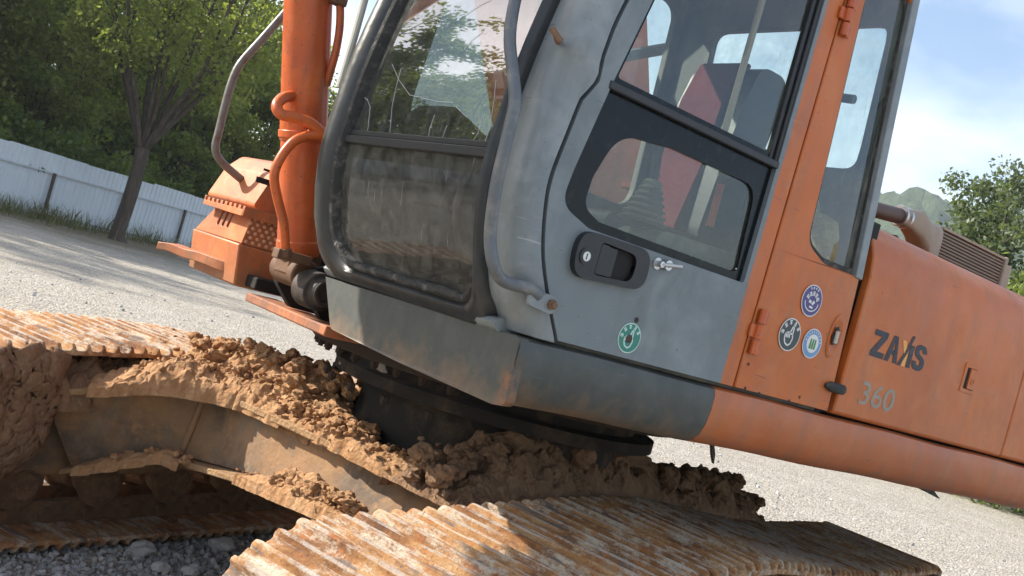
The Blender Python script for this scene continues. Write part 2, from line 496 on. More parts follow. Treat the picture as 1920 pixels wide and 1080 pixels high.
M['glass_low'] = glass('lower_windscreen_glass', (0.62, 0.63, 0.59), (0.34, 0.33, 0.295), 0.62, 1.35)
M['glass_door'] = glass('door_glass', (0.76, 0.84, 0.79), (0.27, 0.31, 0.25), 0.2, 1.5)
M['glass_q'] = glass('quarter_glass', (0.76, 0.86, 0.83), (0.33, 0.36, 0.34), 0.3, 1.55)
M['glass_far'] = glass('far_glass', (0.92, 0.96, 0.94), (0.42, 0.45, 0.42), 0.3, 1.4)
def gloss_black():
    k = NT('black_glass_border'); co = k.obj()
    c = k.mix(k.ramp(k.noise(co, 30, 6, 0.7), (0.55, 0), (0.8, 1)), (0.006, 0.008, 0.011), (0.03, 0.034, 0.036))
    return k.fin(c, k.math('ADD', k.math('MULTIPLY', k.noise(co, 12, 4), 0.2), 0.08), None, None, 0.22)
M['blackglass'] = gloss_black()

def shoe_mat():
    k = NT('muddy_track_steel'); co = k.objrand(23.0)
    lo = k.obj()
    base = k.noise(k.scale(co, (7, 4.0, 7)), 1.0, 8, 0.72)
    c = k.ramp(base, (0.28, (0.085, 0.042, 0.026)), (0.42, (0.25, 0.115, 0.05)), (0.54, (0.46, 0.235, 0.095)), (0.70, (0.55, 0.37, 0.20)))
    dust = k.noise(k.scale(co, (12, 6.0, 12)), 1.0, 9, 0.78)
    c = k.mix(k.ramp(dust, (0.50, 0), (0.60, 1)), c, k.mix(k.noise(co, 70, 4), (0.48, 0.38, 0.27), (0.74, 0.64, 0.51)))
    rust = k.noise(k.scale(co, (10, 7, 10)), 1.7, 7, 0.7)
    c = k.mix(k.ramp(rust, (0.56, 0), (0.63, 0.8)), c, (0.40, 0.15, 0.05))
    grey = k.noise(k.scale(co, (13, 2.2, 13)), 1.3, 6, 0.65, 0.8)
    c = k.mix(k.ramp(grey, (0.58, 0), (0.64, 0.85)), c, (0.17, 0.155, 0.15))
    scr = k.noise(k.scale(co, (75, 3.0, 75)), 1.0, 4, 0.6)
    c = k.mix(k.ramp(scr, (0.60, 0), (0.66, 0.75)), c, (0.66, 0.58, 0.48))
    h = k.sep(lo)[2]
    c = k.mix(k.math('MULTIPLY', k.ramp(h, (0.0, 0), (0.004, 1)), 0.0), c, c)
    top = k.math('GREATER_THAN', h, -0.007)
    c = k.mix(k.math('MULTIPLY', top, k.ramp(k.noise(k.scale(co, (5, 9, 5)), 1.0, 6, 0.7), (0.44, 0), (0.54, 0.75))), c, (0.50, 0.44, 0.38))
    grit = k.noise(co, 150, 4, 0.7)
    c = k.mix(k.ramp(grit, (0.56, 0), (0.68, 0.7)), c, (0.09, 0.05, 0.035))
    hh = k.math('ADD', k.noise(co, 34, 8, 0.75), k.math('MULTIPLY', grit, 0.35))
    return k.fin(c, 0.85, k.bump(hh, 0.9, 0.014), None, 0.3)
M['shoe'] = shoe_mat()
def mud_mat(name, a, b, c_, s=9):
    k = NT(name); co = k.obj()
    c = k.mix(k.ramp(k.noise(co, s, 7, 0.65), (0.35, 0), (0.62, 1)), a, b)
    c = k.mix(k.ramp(k.noise(co, s * 3, 5, 0.7), (0.55, 0), (0.75, 1)), c, c_)
    h = k.math('ADD', k.noise(co, 26, 8, 0.75), k.math('MULTIPLY', k.vor(co, 55), 0.4))
    return k.fin(c, 0.95, k.bump(h, 0.9, 0.02))
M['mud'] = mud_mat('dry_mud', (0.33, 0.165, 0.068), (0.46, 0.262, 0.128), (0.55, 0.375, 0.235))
M['mud_shaded'] = mud_mat('shaded_mud', (0.19, 0.108, 0.058), (0.28, 0.165, 0.092), (0.34, 0.23, 0.145))  # the same mud in a darker copy, shade put into the colour
def legmat():
    k = NT('muddy_frame_steel'); co = k.obj()
    c = k.mix(k.ramp(k.noise(co, 4.5, 7, 0.65), (0.38, 0), (0.6, 1)), (0.125, 0.088, 0.06), (0.30, 0.17, 0.082))
    c = k.mix(k.ramp(k.noise(k.scale(co, (12, 12, 3)), 1.0, 6, 0.7), (0.5, 0), (0.7, 0.8)), c, (0.22, 0.165, 0.11))
    c = k.mix(k.ramp(k.noise(co, 15, 6, 0.7), (0.56, 0), (0.7, 0.9)), c, (0.36, 0.20, 0.09))
    c = k.mix(k.ramp(k.noise(co, 70, 4, 0.7), (0.6, 0), (0.75, 0.5)), c, (0.45, 0.36, 0.25))
    h = k.math('ADD', k.noise(co, 14, 8, 0.7), k.math('MULTIPLY', k.noise(co, 60, 4), 0.25))
    return k.fin(c, 0.85, k.bump(h, 0.5, 0.015))
M['leg'] = legmat()
M['flange'] = mud_mat('mud_dusted_flange', (0.30, 0.17, 0.08), (0.42, 0.26, 0.13), (0.22, 0.15, 0.10), 12)
M['link'] = mud_mat('muddy_link_steel', (0.13, 0.075, 0.045), (0.24, 0.14, 0.075), (0.3, 0.2, 0.12), 12)

def ground_mat():
    k = NT('gravel_yard'); co = k.obj()
    v1 = k.vor(co, 34, out='Color'); d1 = k.vor(co, 34)
    v2 = k.vor(co, 12, out='Color'); d2 = k.vor(co, 12)
    g1 = k.ramp(k.sep(v1)[0], (0.0, (0.17, 0.165, 0.16)), (0.35, (0.31, 0.295, 0.27)), (0.7, (0.43, 0.41, 0.375)), (1.0, (0.58, 0.56, 0.52)))
    g2 = k.ramp(k.sep(v2)[0], (0.0, (0.22, 0.21, 0.2)), (0.5, (0.40, 0.38, 0.345)), (1.0, (0.55, 0.53, 0.49)))
    c = k.mix(1.0, k.mix(0.4, g1, g2), (1.10, 1.03, 0.93), 'MULTIPLY')
    c = k.mix(k.math('MULTIPLY', k.ramp(d1, (0.35, 0), (0.62, 1)), 0.45), c, (0.16, 0.145, 0.125))
    big = k.noise(co, 0.22, 6, 0.6)
    c = k.mix(k.math('MULTIPLY', k.ramp(big, (0.5, 0), (0.68, 1)), 0.45), c, (0.30, 0.245, 0.185))
    c = k.mix(k.math('MULTIPLY', k.ramp(k.noise(co, 0.9, 6, 0.65), (0.48, 0), (0.7, 1)), 0.35), c, (0.50, 0.47, 0.42))
    # bare brown soil by the fence foot
    y = k.sep(co)[1]
    edge = k.math('ADD', k.math('MULTIPLY', y, -1.0), k.math('MULTIPLY', k.math('SUBTRACT', k.noise(co, 0.6, 6, 0.7), 0.5), 9.0))
    soil = k.ramp(k.math('DIVIDE', edge, 60.0), (0.38, 0), (0.455, 1))
    c = k.mix(k.math('MULTIPLY', soil, 0.9), c, k.mix(k.noise(co, 5, 6), (0.11, 0.085, 0.05), (0.20, 0.15, 0.09)))
    h = k.math('ADD', k.math('MULTIPLY', d1, -1.0), k.math('ADD', k.math('MULTIPLY', d2, -0.8), k.math('MULTIPLY', k.noise(co, 2, 4), 0.8)))
    return k.fin(c, 0.95, k.bump(h, 0.8, 0.03))
M['ground'] = ground_mat()
def stone_mat():
    k = NT('crushed_stone'); co = k.obj(); r = k.island()
    c = k.ramp(r, (0.0, (0.2, 0.2, 0.195)), (0.3, (0.33, 0.33, 0.32)), (0.6, (0.45, 0.44, 0.42)), (0.85, (0.56, 0.55, 0.53)), (0.93, (0.50, 0.42, 0.32)), (1.0, (0.68, 0.67, 0.64)))
    c = k.mix(0.25, c, k.ramp(k.noise(co, 90, 4), (0.3, 0.1), (0.7, 0.5)))
    return k.fin(c, 0.9, k.bump(k.noise(co, 160, 4), 0.4, 0.003))
M['stone'] = stone_mat()

def leaf_mat(name, a, b, c_, trans=0.35):
    k = NT(name); r = k.island(); co = k.obj()
    c = k.ramp(r, (0.0, a), (0.55, b), (1.0, c_))
    c = k.mix(k.math('MULTIPLY', k.noise(co, 0.8, 3), 0.6), c, a)
    df = k.n('ShaderNodeBsdfPrincipled'); k.put(df.inputs['Base Color'], c); df.inputs['Roughness'].default_value = 0.5
    tl = k.n('ShaderNodeBsdfTranslucent'); k.put(tl.inputs['Color'], k.mix(0.5, c, (0.32, 0.42, 0.05)))
    m = k.n('ShaderNodeMixShader'); m.inputs[0].default_value = trans
    k.put(m.inputs[1], df.outputs[0]); k.put(m.inputs[2], tl.outputs[0])
    k.t.links.new(m.outputs[0], k.out.inputs[0])
    return k.mat
M['leaf_a'] = leaf_mat('olive_leaves', (0.14, 0.165, 0.042), (0.25, 0.28, 0.062), (0.36, 0.375, 0.095), 0.58)
M['leaf_b'] = leaf_mat('deep_green_leaves', (0.05, 0.09, 0.026), (0.13, 0.185, 0.045), (0.24, 0.285, 0.07), 0.55)
M['leaf_c'] = leaf_mat('fresh_green_leaves', (0.10, 0.14, 0.034), (0.20, 0.25, 0.055), (0.31, 0.35, 0.09), 0.58)
M['leaf_d'] = leaf_mat('grey_green_leaves', (0.05, 0.075, 0.04), (0.085, 0.115, 0.06), (0.14, 0.17, 0.09), 0.3)
M['weed'] = leaf_mat('dry_weed_blades', (0.08, 0.085, 0.03), (0.14, 0.13, 0.05), (0.24, 0.20, 0.10), 0.25)
def bark_mat():
    k = NT('brown_bark'); co = k.obj()
    f = k.noise(k.scale(co, (7, 7, 1.6)), 1.0, 8, 0.7)
    c = k.ramp(f, (0.3, (0.035, 0.026, 0.02)), (0.55, (0.085, 0.065, 0.05)), (0.75, (0.16, 0.13, 0.10)))
    return k.fin(c, 0.95, k.bump(f, 0.9, 0.05))
M['bark'] = bark_mat()
def fence_mat():
    k = NT('white_sheet_steel'); co = k.obj()
    c = k.mix(k.noise(co, 1.2, 5), (0.55, 0.60, 0.66), (0.66, 0.70, 0.74))
    c = k.mix(k.math('MULTIPLY', k.ramp(k.noise(k.scale(co, (5, 5, 0.8)), 1, 5, 0.6), (0.52, 0), (0.75, 1)), 0.4), c, (0.36, 0.38, 0.38))
    z = k.sep(co)[2]
    c = k.mix(k.math('MULTIPLY', k.ramp(k.math('SUBTRACT', k.math('MULTIPLY', k.noise(co, 2.5, 5), 0.9), z), (0.0, 0), (0.4, 1)), 0.6), c, (0.22, 0.19, 0.13))
    return k.fin(c, 0.45, k.bump(k.noise(co, 3, 3), 0.1, 0.02))
M['fence'] = fence_mat()
M['fence_rail'] = plain('fence_rail_paint', (0.62, 0.66, 0.70), 0.5, 0, 0.2, 4)
M['fence_post'] = plain('rusty_fence_post', (0.10, 0.075, 0.065), 0.7, 0, 0.5, 8, 0.3)
def hill_mat():
    k = NT('wooded_hill'); co = k.obj()
    c = k.ramp(k.noise(co, 0.09, 8, 0.7), (0.35, (0.02, 0.045, 0.018)), (0.6, (0.055, 0.09, 0.032)), (0.8, (0.09, 0.12, 0.05)))
    return k.fin(c, 0.95, k.bump(k.noise(co, 0.12, 8, 0.7), 1.0, 4.0))
M['hill'] = hill_mat()

# ------------------------------------------------------------------ the setting
def build_setting():
    m = MB()
    n = 40
    for i in range(n + 1):
        for j in range(n + 1):
            a = (i / n * 2 - 1); b = (j / n * 2 - 1)
            m.v.append((1500 * math.copysign(abs(a) ** 3, a), 1500 * math.copysign(abs(b) ** 3, b), 0))
    m.f = [(i * (n + 1) + j, (i + 1) * (n + 1) + j, (i + 1) * (n + 1) + j + 1, i * (n + 1) + j + 1) for i in range(n) for j in range(n)]
    m.m = [0] * len(m.f)
    g = m.obj('ground', M['ground'])
    tag(g, 'pale gravel yard spreading out under and around the machine', None, None, 'structure')
    # far wooded hill behind the hood
    d = ray(1690, 770); d.z = 0; d.normalize()
    side = Vector((-d.y, d.x, 0))
    m = MB(); N1, N2 = 260, 60
    for i in range(N1 + 1):
        s = (i / N1 * 2 - 1)
        for j in range(N2 + 1):
            t = j / N2
            p = CAM + d * (430 + 220 * t) + side * (s * 420); p.z = 0
            prof = math.sin(math.pi * min(1, t * 0.9 + 0.02)) ** 0.8
            h = 104 * math.exp(-(s * 1.5 + 0.06) ** 2) * prof
            h += (noise.fractal(Vector((p.x, p.y, 3)) * 0.035, 1.0, 2.1, 5) * 7 + noise.noise(Vector((p.x, p.y, 0)) * 0.15) * 5 + abs(noise.noise(Vector((p.x, p.y, 9)) * 0.31)) * 7) * min(1, h / 20)
            m.v.append((p.x, p.y, h - 1.5))
    m.f = [(i * (N2 + 1) + j, (i + 1) * (N2 + 1) + j, (i + 1) * (N2 + 1) + j + 1, i * (N2 + 1) + j + 1) for i in range(N1) for j in range(N2)]
    m.m = [0] * len(m.f)
    h = m.obj('hill', M['hill'], sharp=180)
    tag(h, 'far wooded hill rising behind the orange hood', None, None, 'structure')
build_setting()

# ------------------------------------------------------------------ fence
def build_fence():
    A = Vector((9.0, -26.4, 0)); B = Vector((-26.0, -37.0, 0))
    A = at(0, 392, z=0); B = at(300, 459, z=0)
    dirn = (B - A).normalized()
    A = A - dirn * 27; length = 55.0
    nrm = Vector((-dirn.y, dirn.x, 0))
    if nrm.dot(CAM - A) < 0: nrm = -nrm
    root = empty('sheet_metal_fence', A + dirn * length / 2, 'low white corrugated sheet metal fence at the foot of the wood', 'fence')
    H, pw = 1.98, 1.02
    # one corrugated sheet
    prof = []
    x = 0
    while x < pw - 1e-6:
        prof += [(x, 0.0), (x + 0.13, 0.0), (x + 0.15, 0.028), (x + 0.19, 0.028)]
        x += 0.204
    prof.append((pw, 0.0))
    vs, fs = [], []
    for z in (0.0, H):
        for (s, o) in prof:
            p = dirn * s + nrm * o; vs.append((p.x, p.y, z))
    for z in (0.0, H):
        for (s, o) in prof:
            p = dirn * s + nrm * (o - 0.004); vs.append((p.x, p.y, z))
    k = len(prof)
    for i in range(k - 1):
        fs.append((i, i + 1, k + i + 1, k + i)); fs.append((2 * k + i + 1, 2 * k + i, 3 * k + i, 3 * k + i + 1)); fs.append((k + i, k + i + 1, 3 * k + i + 1, 3 * k + i)); fs.append((i + 1, i, 2 * k + i, 2 * k + i + 1))
    m = MB().add(vs, fs)
    first = m.obj('sheet', M['fence'], root, recalc=False, sharp=20)
    n = int(length / pw)
    rnd = random.Random(4)
    for i in range(n):
        o = first if i == 0 else first.copy()
        if i: col.objects.link(o)
        p = A + dirn * (i * (pw + 0.006))
        o.parent = root
        o.matrix_parent_inverse = Matrix.Translation(-(A + dirn * length / 2))
        o.location = (p.x + nrm.x * 0.012 * (i % 2), p.y + nrm.y * 0.012 * (i % 2), rnd.uniform(-0.03, 0.025))
    for z in (1.42, 0.18):
        rm = MB(); a = A + nrm * 0.075 + Vector((0, 0, z)); b = a + dirn * length
        rm.box((a + b) / 2, (length, 0.05, 0.05), Matrix.Rotation(math.atan2(dirn.y, dirn.x), 3, 'Z'))
        rm.obj('rail', M['fence_rail'], root)
    s = 1.0
    while s < length:
        pm = MB(); p = A + dirn * s + nrm * 0.135
        pm.box(p + Vector((0, 0, 0.70)), (0.075, 0.07, 1.44), Matrix.Rotation(math.atan2(dirn.y, dirn.x), 3, 'Z'))
        pm.obj('post', M['fence_post'], root)
        s += 3.05
    return A, dirn, nrm, length
FA, FD, FN, FL = build_fence()

# ------------------------------------------------------------------ trees
def leaves(centres, radii, per, size, rng, flat=0.75, droop=0.3):
    n = len(centres) * per
    c = np.repeat(np.asarray(centres), per, axis=0); r = np.repeat(np.asarray(radii), per)
    d = rng.normal(size=(n, 3)); d /= np.linalg.norm(d, axis=1)[:, None]
    p = c + d * (r * rng.uniform(0.15, 1, n) ** 0.6)[:, None] * np.array([1, 1, flat])
    ax = rng.normal(size=(n, 3)); ax[:, 2] -= droop; ax /= np.linalg.norm(ax, axis=1)[:, None]
    q = rng.normal(size=(n, 3)); q[:, 2] += 0.8
    sd = np.cross(ax, q); sd /= np.linalg.norm(sd, axis=1)[:, None]
    L_ = size * rng.uniform(0.6, 1.35, n)[:, None]
    v = np.stack([p, p + ax * L_ * 0.5 + sd * L_ * 0.3, p + ax * L_, p + ax * L_ * 0.5 - sd * L_ * 0.3], 1).reshape(-1, 3)
    f = np.arange(n * 4).reshape(-1, 4)
    return v, f

def tree_meshes(seed, H, r, fork, nl, spread, leaf, per, leafmat, crad=0.8, low=0.0, sub=7, lean=(0, 0), crown_from=0.35, bark=None):
    rnd = random.Random(seed); rng = np.random.default_rng(seed)
    m = MB()
    base = Vector((0, 0, -0.1)); top = Vector((lean[0], lean[1], fork))
    tp = [base.lerp(top, t) + Vector((rnd.uniform(-1, 1), rnd.uniform(-1, 1), 0)) * r * 0.25 * (0 < t < 1) for t in (0, 0.12, 0.35, 0.7, 1)]
    tp = smooth_path(tp, 4)
    m.tube(tp, [r * (1.45 - 0.55 * min(1, 6 * i / len(tp))) * (1 - 0.12 * i / len(tp)) for i in range(len(tp))], 10)
    cent, radii = [], []
    for i in range(nl):
        an = 2 * math.pi * i / nl + rnd.uniform(-0.4, 0.4)
        out = spread * rnd.uniform(0.45, 1.0)
        hh = (H - fork) * rnd.uniform(0.72, 1.0)
        e = top + Vector((math.cos(an) * out, math.sin(an) * out, hh))
        mid = top.lerp(e, 0.45) + Vector((math.cos(an), math.sin(an), 0)) * out * 0.16 - Vector((0, 0, 0.03 * hh))
        pts = smooth_path([top - Vector((0, 0, 0.25)), top.lerp(mid, 0.5) + Vector((rnd.uniform(-.1, .1), rnd.uniform(-.1, .1), 0)), mid, mid.lerp(e, 0.55) + Vector((rnd.uniform(-.2, .2), rnd.uniform(-.2, .2), 0)), e], 3)
        r1 = r * rnd.uniform(0.18, 0.36)
        m.tube(pts, [r1 * (1 - 0.9 * j / len(pts)) + 0.006 for j in range(len(pts))], 6)
        for s in range(sub):
            t = rnd.uniform(crown_from, 1.0)
            q = pts[min(int(t * (len(pts) - 1)), len(pts) - 1)]
            a2 = an + rnd.uniform(-1.7, 1.7)
            ln = spread * rnd.uniform(0.25, 0.62)
            e2 = q + Vector((math.cos(a2) * ln, math.sin(a2) * ln, ln * rnd.uniform(-0.15, 0.9)))
            mid2 = q.lerp(e2, 0.5) + Vector((rnd.uniform(-.15, .15), rnd.uniform(-.15, .15), rnd.uniform(0, .2)))
            m.tube(smooth_path([q, mid2, e2], 3), [r1 * 0.34, r1 * 0.3, r1 * 0.25, r1 * 0.2, r1 * 0.15, r1 * 0.1, 0.006][:7], 5)
            for t2 in (0.55, 0.8, 1.0):
                cp = q.lerp(e2, t2) + Vector((rnd.gauss(0, .25), rnd.gauss(0, .25), rnd.gauss(0, .2)))
                if cp.z > low:
                    cent.append(tuple(cp)); radii.append(crad * rnd.uniform(0.55, 1.1))
        cent.append(tuple(e)); radii.append(crad)
    v, f = leaves(cent, radii, per, leaf, rng)
    return m, raw('crown', v, f, leafmat)

def place_tree(name, loc, meshes, label, cat='tree', group=None, rz=0.0, sc_=1.0):
    root = empty(name, loc, label, cat, group)
    root.rotation_euler.z = rz
    root.scale = (sc_,) * 3
    for nm, me in meshes:
        o = bpy.data.objects.new(nm, me); col.objects.link(o); o.parent = root
    return root
def mesh_of(mb, mat):
    me = bpy.data.meshes.new('trunk'); me.from_pydata(mb.v, [], mb.f); me.materials.append(mat)
    me.polygons.foreach_set('use_smooth', [True] * len(me.polygons)); me.update()
    return me

def build_trees():
    # the tree standing before the fence
    base = at(178, 438, z=0) + FN * 0.9
    tm, cm = tree_meshes(11, 10.5, 0.25, 2.9, 18, 3.0, 0.15, 50, M['leaf_a'], 0.6, 4.6, 8, (0.1, 0.2), 0.45)
    place_tree('roadside_tree', base, [('trunk', mesh_of(tm, M['bark'])), ('crown', cm)], 'forked brown tree with many thin limbs standing before the white fence', 'tree')
    kinds = []
    spec = [(21, 12.5, 0.22, 3.5, 9, 3.4, 0.22, 78, 'leaf_b', 0.95, 1.0), (22, 11.5, 0.2, 2.6, 9, 3.2, 0.2, 80, 'leaf_a', 0.85, 1.0),
            (23, 13.0, 0.2, 3.0, 8, 3.2, 0.22, 80, 'leaf_c', 0.9, 0.8), (24, 10.5, 0.18, 2.2, 9, 3.0, 0.2, 80, 'leaf_a', 0.9, 0.6)]
    for (s, H, r, fk, nl, sp, lf, per, lm, cr, low) in spec:
        tm, cm = tree_meshes(s, H, r, fk, nl, sp, lf, per, M[lm], cr, low, 7, (0.2, -0.1), 0.15)
        kinds.append([('trunk', mesh_of(tm, M['bark'])), ('crown', cm)])
    rnd = random.Random(3)
    nth = 0
    for row, (off, step, hs) in enumerate(((-4.4, 3.9, 0.84), (-8.6, 4.5, 1.0))):
        s = 0.5
        while s < FL - 4:
            p = FA + FD * s + FN * (off + rnd.uniform(-0.9, 0.9))
            if (row == 0 and s < 23) or (row == 1 and 11 < s < 24):
                s += 1.0; continue
            kd = (nth * 2 + row + rnd.randint(0, 1)) % 4
            place_tree('woodland_tree', (p.x, p.y, 0), kinds[kd], 'leafy tree in the dense wood behind the white fence', 'tree', 'trees of the wood behind the fence', rnd.uniform(0, 6.28), hs * rnd.uniform(0.85, 1.12))
            nth += 1
            s += step * rnd.uniform(0.8, 1.2)
    for i in range(7):
        p = Vector((11 + 4.2 * i, -45 - (i % 2) * 3.0, 0))
        place_tree('woodland_tree', p, kinds[(i * 3) % 4], 'tall far tree of the wood, seen only mirrored in the windscreen', 'tree', 'trees mirrored in the windscreen', i * 1.3, 1.55 + 0.08 * (i % 3))
    # shrubs along the back of the fence
    rng = np.random.default_rng(5); srnd = random.Random(8)
    shr = []
    for j in range(2):
        cent = [(srnd.gauss(0, 0.75), srnd.gauss(0, 0.6), abs(srnd.gauss(1.0, 0.75))) for _ in range(46)]
        v, f = leaves(cent, [0.5] * 46, 120, 0.15, rng)
        cmesh = raw('foliage', v, f, M[('leaf_b', 'leaf_c')[j]])
        st = MB()
        for q in range(7):
            a = srnd.uniform(0, 6.28)
            st.tube(smooth_path([(0, 0, -0.1), (math.cos(a) * 0.25, math.sin(a) * 0.25, 0.7), (math.cos(a) * 0.7, math.sin(a) * 0.7, 1.7)], 3), 0.02, 5)
        shr.append([('stem', mesh_of(st, M['bark'])), ('foliage', cmesh)])
    s = 1.0; i = 0
    while s < FL - 8:
        p = FA + FD * s + FN * (-2.5 + srnd.uniform(-0.3, 0.3))
        place_tree('shrub', (p.x, p.y, 0), shr[i % 2], 'bushy green shrub crowding the back of the white fence', 'shrub', 'shrubs along the back of the fence', srnd.uniform(0, 6.28), srnd.uniform(0.9, 1.35))
        p = FA + FD * s + FN * (-6.6 + srnd.uniform(-0.6, 0.6))
        place_tree('shrub', (p.x, p.y, 0), shr[(i + 1) % 2], 'tall dark shrub filling the gap between the trunks of the wood', 'shrub', 'shrubs filling the wood', srnd.uniform(0, 6.28), srnd.uniform(1.7, 2.3))
        s += srnd.uniform(1.7, 2.4); i += 1
    # right of the machine: one tall grey-green tree and brighter thickets under it
    def out(px, dist, z=0.0):
        d = ray(px, 820); d.z = 0; d.normalize(); p = CAM + d * dist; p.z = z; return p
    tm, cm = tree_meshes(31, 9.6, 0.2, 3.2, 13, 2.9, 0.16, 110, M['leaf_d'], 0.62, 2.0, 7, (0.1, 0.1), 0.25)
    tall = [('trunk', mesh_of(tm, M['bark'])), ('crown', cm)]
    place_tree('tall_tree', out(1846, 31), tall, 'tall grey-green tree standing against the sky beyond the hood', 'tree', None, 0.4, 0.9)
    place_tree('tall_tree', out(2040, 33), tall, 'grey-green tree cut by the frame edge beyond the tall one', 'tree', None, 2.4, 1.0)
    rng = np.random.default_rng(15); srnd = random.Random(18)
    for j, (px, dist, hh, lm, lab) in enumerate(((1790, 30, 1.0, 'leaf_c', 'bright green thicket rising behind the cooler core'), (1890, 28, 0.95, 'leaf_c', 'bright green thicket before the tall tree, next to the hood'),
                                                 (1990, 27, 0.95, 'leaf_c', 'bright green thicket at the frame edge beyond the hood'), (1730, 44, 1.0, 'leaf_d', 'dull green thicket farther off behind the brown pipe'))):
        cent = [(srnd.gauss(0, 1.0), srnd.gauss(0, 0.9), srnd.uniform(0.3, 4.4) ) for _ in range(110)]
        v, f = leaves(cent, [0.55] * 110, 95, 0.13, rng, 1.1, 0.6)
        st = MB()
        for q in range(12):
            a = srnd.uniform(0, 6.28); b = srnd.uniform(0.5, 1.2)
            st.tube(smooth_path([(math.cos(a) * 0.2, math.sin(a) * 0.2, -0.1), (math.cos(a) * 0.45 * b, math.sin(a) * 0.45 * b, 2.0), (math.cos(a) * b, math.sin(a) * b, 4.2)], 3), 0.022, 5)
        place_tree('thicket', out(px, dist), [('stem', mesh_of(st, M['bark'])), ('foliage', raw('foliage', v, f, M[lm]))], lab, 'thicket', None, 0.3 * j, hh * 1.2)
build_trees()

def build_weeds():
    rng = np.random.default_rng(2)
    n = 30000
    s = rng.uniform(0, FL, n); o = np.abs(rng.normal(0.0, 1.0, n)) * 1.3 + 0.15
    clump = 0.5 + 0.5 * np.sin(s * 1.7 + np.sin(s * 0.6) * 3)
    keep = rng.uniform(size=n) < (0.25 + 0.75 * clump) * np.exp(-o * 0.55)
    s, o = s[keep], o[keep]; n = len(s)
    P = np.array(FA)[None] + np.array(FD)[None] * s[:, None] + np.array(FN)[None] * o[:, None]
    h = (0.05 + 0.5 * rng.uniform(size=n) ** 2.2) * (0.5 + 0.9 * clump[keep])
    a = rng.uniform(0, 6.28, n); w = rng.uniform(0.004, 0.012, n)
    lean = rng.normal(0, 0.35, (n, 2)) * h[:, None]
    sd = np.stack([np.cos(a) * w, np.sin(a) * w, 0 * a], 1)
    tip = P + np.stack([lean[:, 0], lean[:, 1], h], 1)
    mid = P + np.stack([lean[:, 0] * 0.35, lean[:, 1] * 0.35, h * 0.6], 1)
    v = np.stack([P - sd, P + sd, mid + sd * 0.8, tip, mid - sd * 0.8], 1).reshape(-1, 3)
    f = np.arange(n * 5).reshape(-1, 5)
    o_ = bpy.data.objects.new('weeds', raw('weeds', v, f, M['weed'])); col.objects.link(o_)
    tag(o_, 'strip of dry grass and weeds along the foot of the fence', 'weeds', None, 'stuff')
build_weeds()

# ------------------------------------------------------------------ gravel stones near the machine
ICO = None
def ico(sub):
    bm = bmesh.new(); bmesh.ops.create_icosphere(bm, subdivisions=sub, radius=1.0)
    bm.verts.ensure_lookup_table()
    v = np.array([x.co[:] for x in bm.verts]); f = np.array([[q.index for q in x.verts] for x in bm.faces]); bm.free()
    return v, f
def build_gravel():
    v0, f0 = ico(1)
    rng = np.random.default_rng(9)
    def scatter(n, xr, yr, smin, smax, dens=None):
        P = np.stack([rng.uniform(*xr, n), rng.uniform(*yr, n), np.zeros(n)], 1)
        if dens is not None:
            P = P[rng.uniform(size=n) < dens(P)]
        m = len(P)
        s = smin + (smax - smin) * rng.uniform(size=m) ** 2.2
        P[:, 2] = s * rng.uniform(-0.1, 0.6, m)
        jit = 1 + rng.uniform(-0.38, 0.38, (m, len(v0), 1))
        sh = rng.uniform(0.55, 1.25, (m, 1, 3))
        q = rng.normal(size=(m, 4)); q /= np.linalg.norm(q, axis=1)[:, None]
        w, x, y, z = q.T
        Rm = np.stack([1 - 2 * (y * y + z * z), 2 * (x * y - z * w), 2 * (x * z + y * w), 2 * (x * y + z * w), 1 - 2 * (x * x + z * z), 2 * (y * z - x * w), 2 * (x * z - y * w), 2 * (y * z + x * w), 1 - 2 * (x * x + y * y)], 1).reshape(m, 3, 3)
        vv = np.einsum('mij,mkj->mki', Rm, v0[None] * jit * sh) * s[:, None, None] + P[:, None]
        ff = f0[None] + (np.arange(m) * len(v0))[:, None, None]
        return vv.reshape(-1, 3), ff.reshape(-1, 3)
    va, fa = scatter(19000, (-0.4, 3.0), (-1.9, 0.4), 0.006, 0.020)
    vb, fb = scatter(3500, (-12, 3), (-14, 0), 0.012, 0.035, lambda P: np.clip(3.0 / (1 + ((P[:, 0] - 3) ** 2 + (P[:, 1] - 3) ** 2) / 12), 0, 1))
    v = np.concatenate([va, vb]); f = np.concatenate([fa, fb + len(va)])
    o = bpy.data.objects.new('gravel', raw('gravel', v, f, M['stone'])); col.objects.link(o)
    tag(o, 'loose grey crushed stones lying beside and under the far track', 'gravel', None, 'stuff')
    v1, f1 = ico(3)
    for i, (px, py, s, lab) in enumerate(((262, 1031, 0.052, 'pale grey stone lying against the lower run of the far track'), (418, 1024, 0.055, 'large dark stone in the gravel close to the near track shoes'),
                                          (300, 1064, 0.034, 'tan stone in the gravel below the pale grey one'), (355, 1071, 0.03, 'small brown stone in the gravel near the frame bottom'))):
        p = at(px, py, z=0.02)
        vv = np.array([Vector(q) * (1 + 0.55 * noise.noise(Vector(q) * 1.3 + Vector((i * 9, 0, 0))) + 0.12 * noise.noise(Vector(q) * 4)) for q in v1]) * s * np.array([1.25, 1, 0.75])
        me = raw('rock', vv, f1, M['stone'], False)
        o = bpy.data.objects.new('rock', me); col.objects.link(o); o.location = p
        tag(o, lab, 'stone', 'larger stones in the gravel')
build_gravel()

# ------------------------------------------------------------------ the excavator
EX = empty('excavator', (0.5, -0.3, 0), 'old orange and grey tracked excavator with a grey cab door and muddy tracks', 'excavator')
GAUGE, SHW = 2.558, 0.653
TM = Matrix(((TU.x, TV.x, 0, TC.x), (TU.y, TV.y, 0, TC.y), (0, 0, 1, 0), (0, 0, 0, 1)))

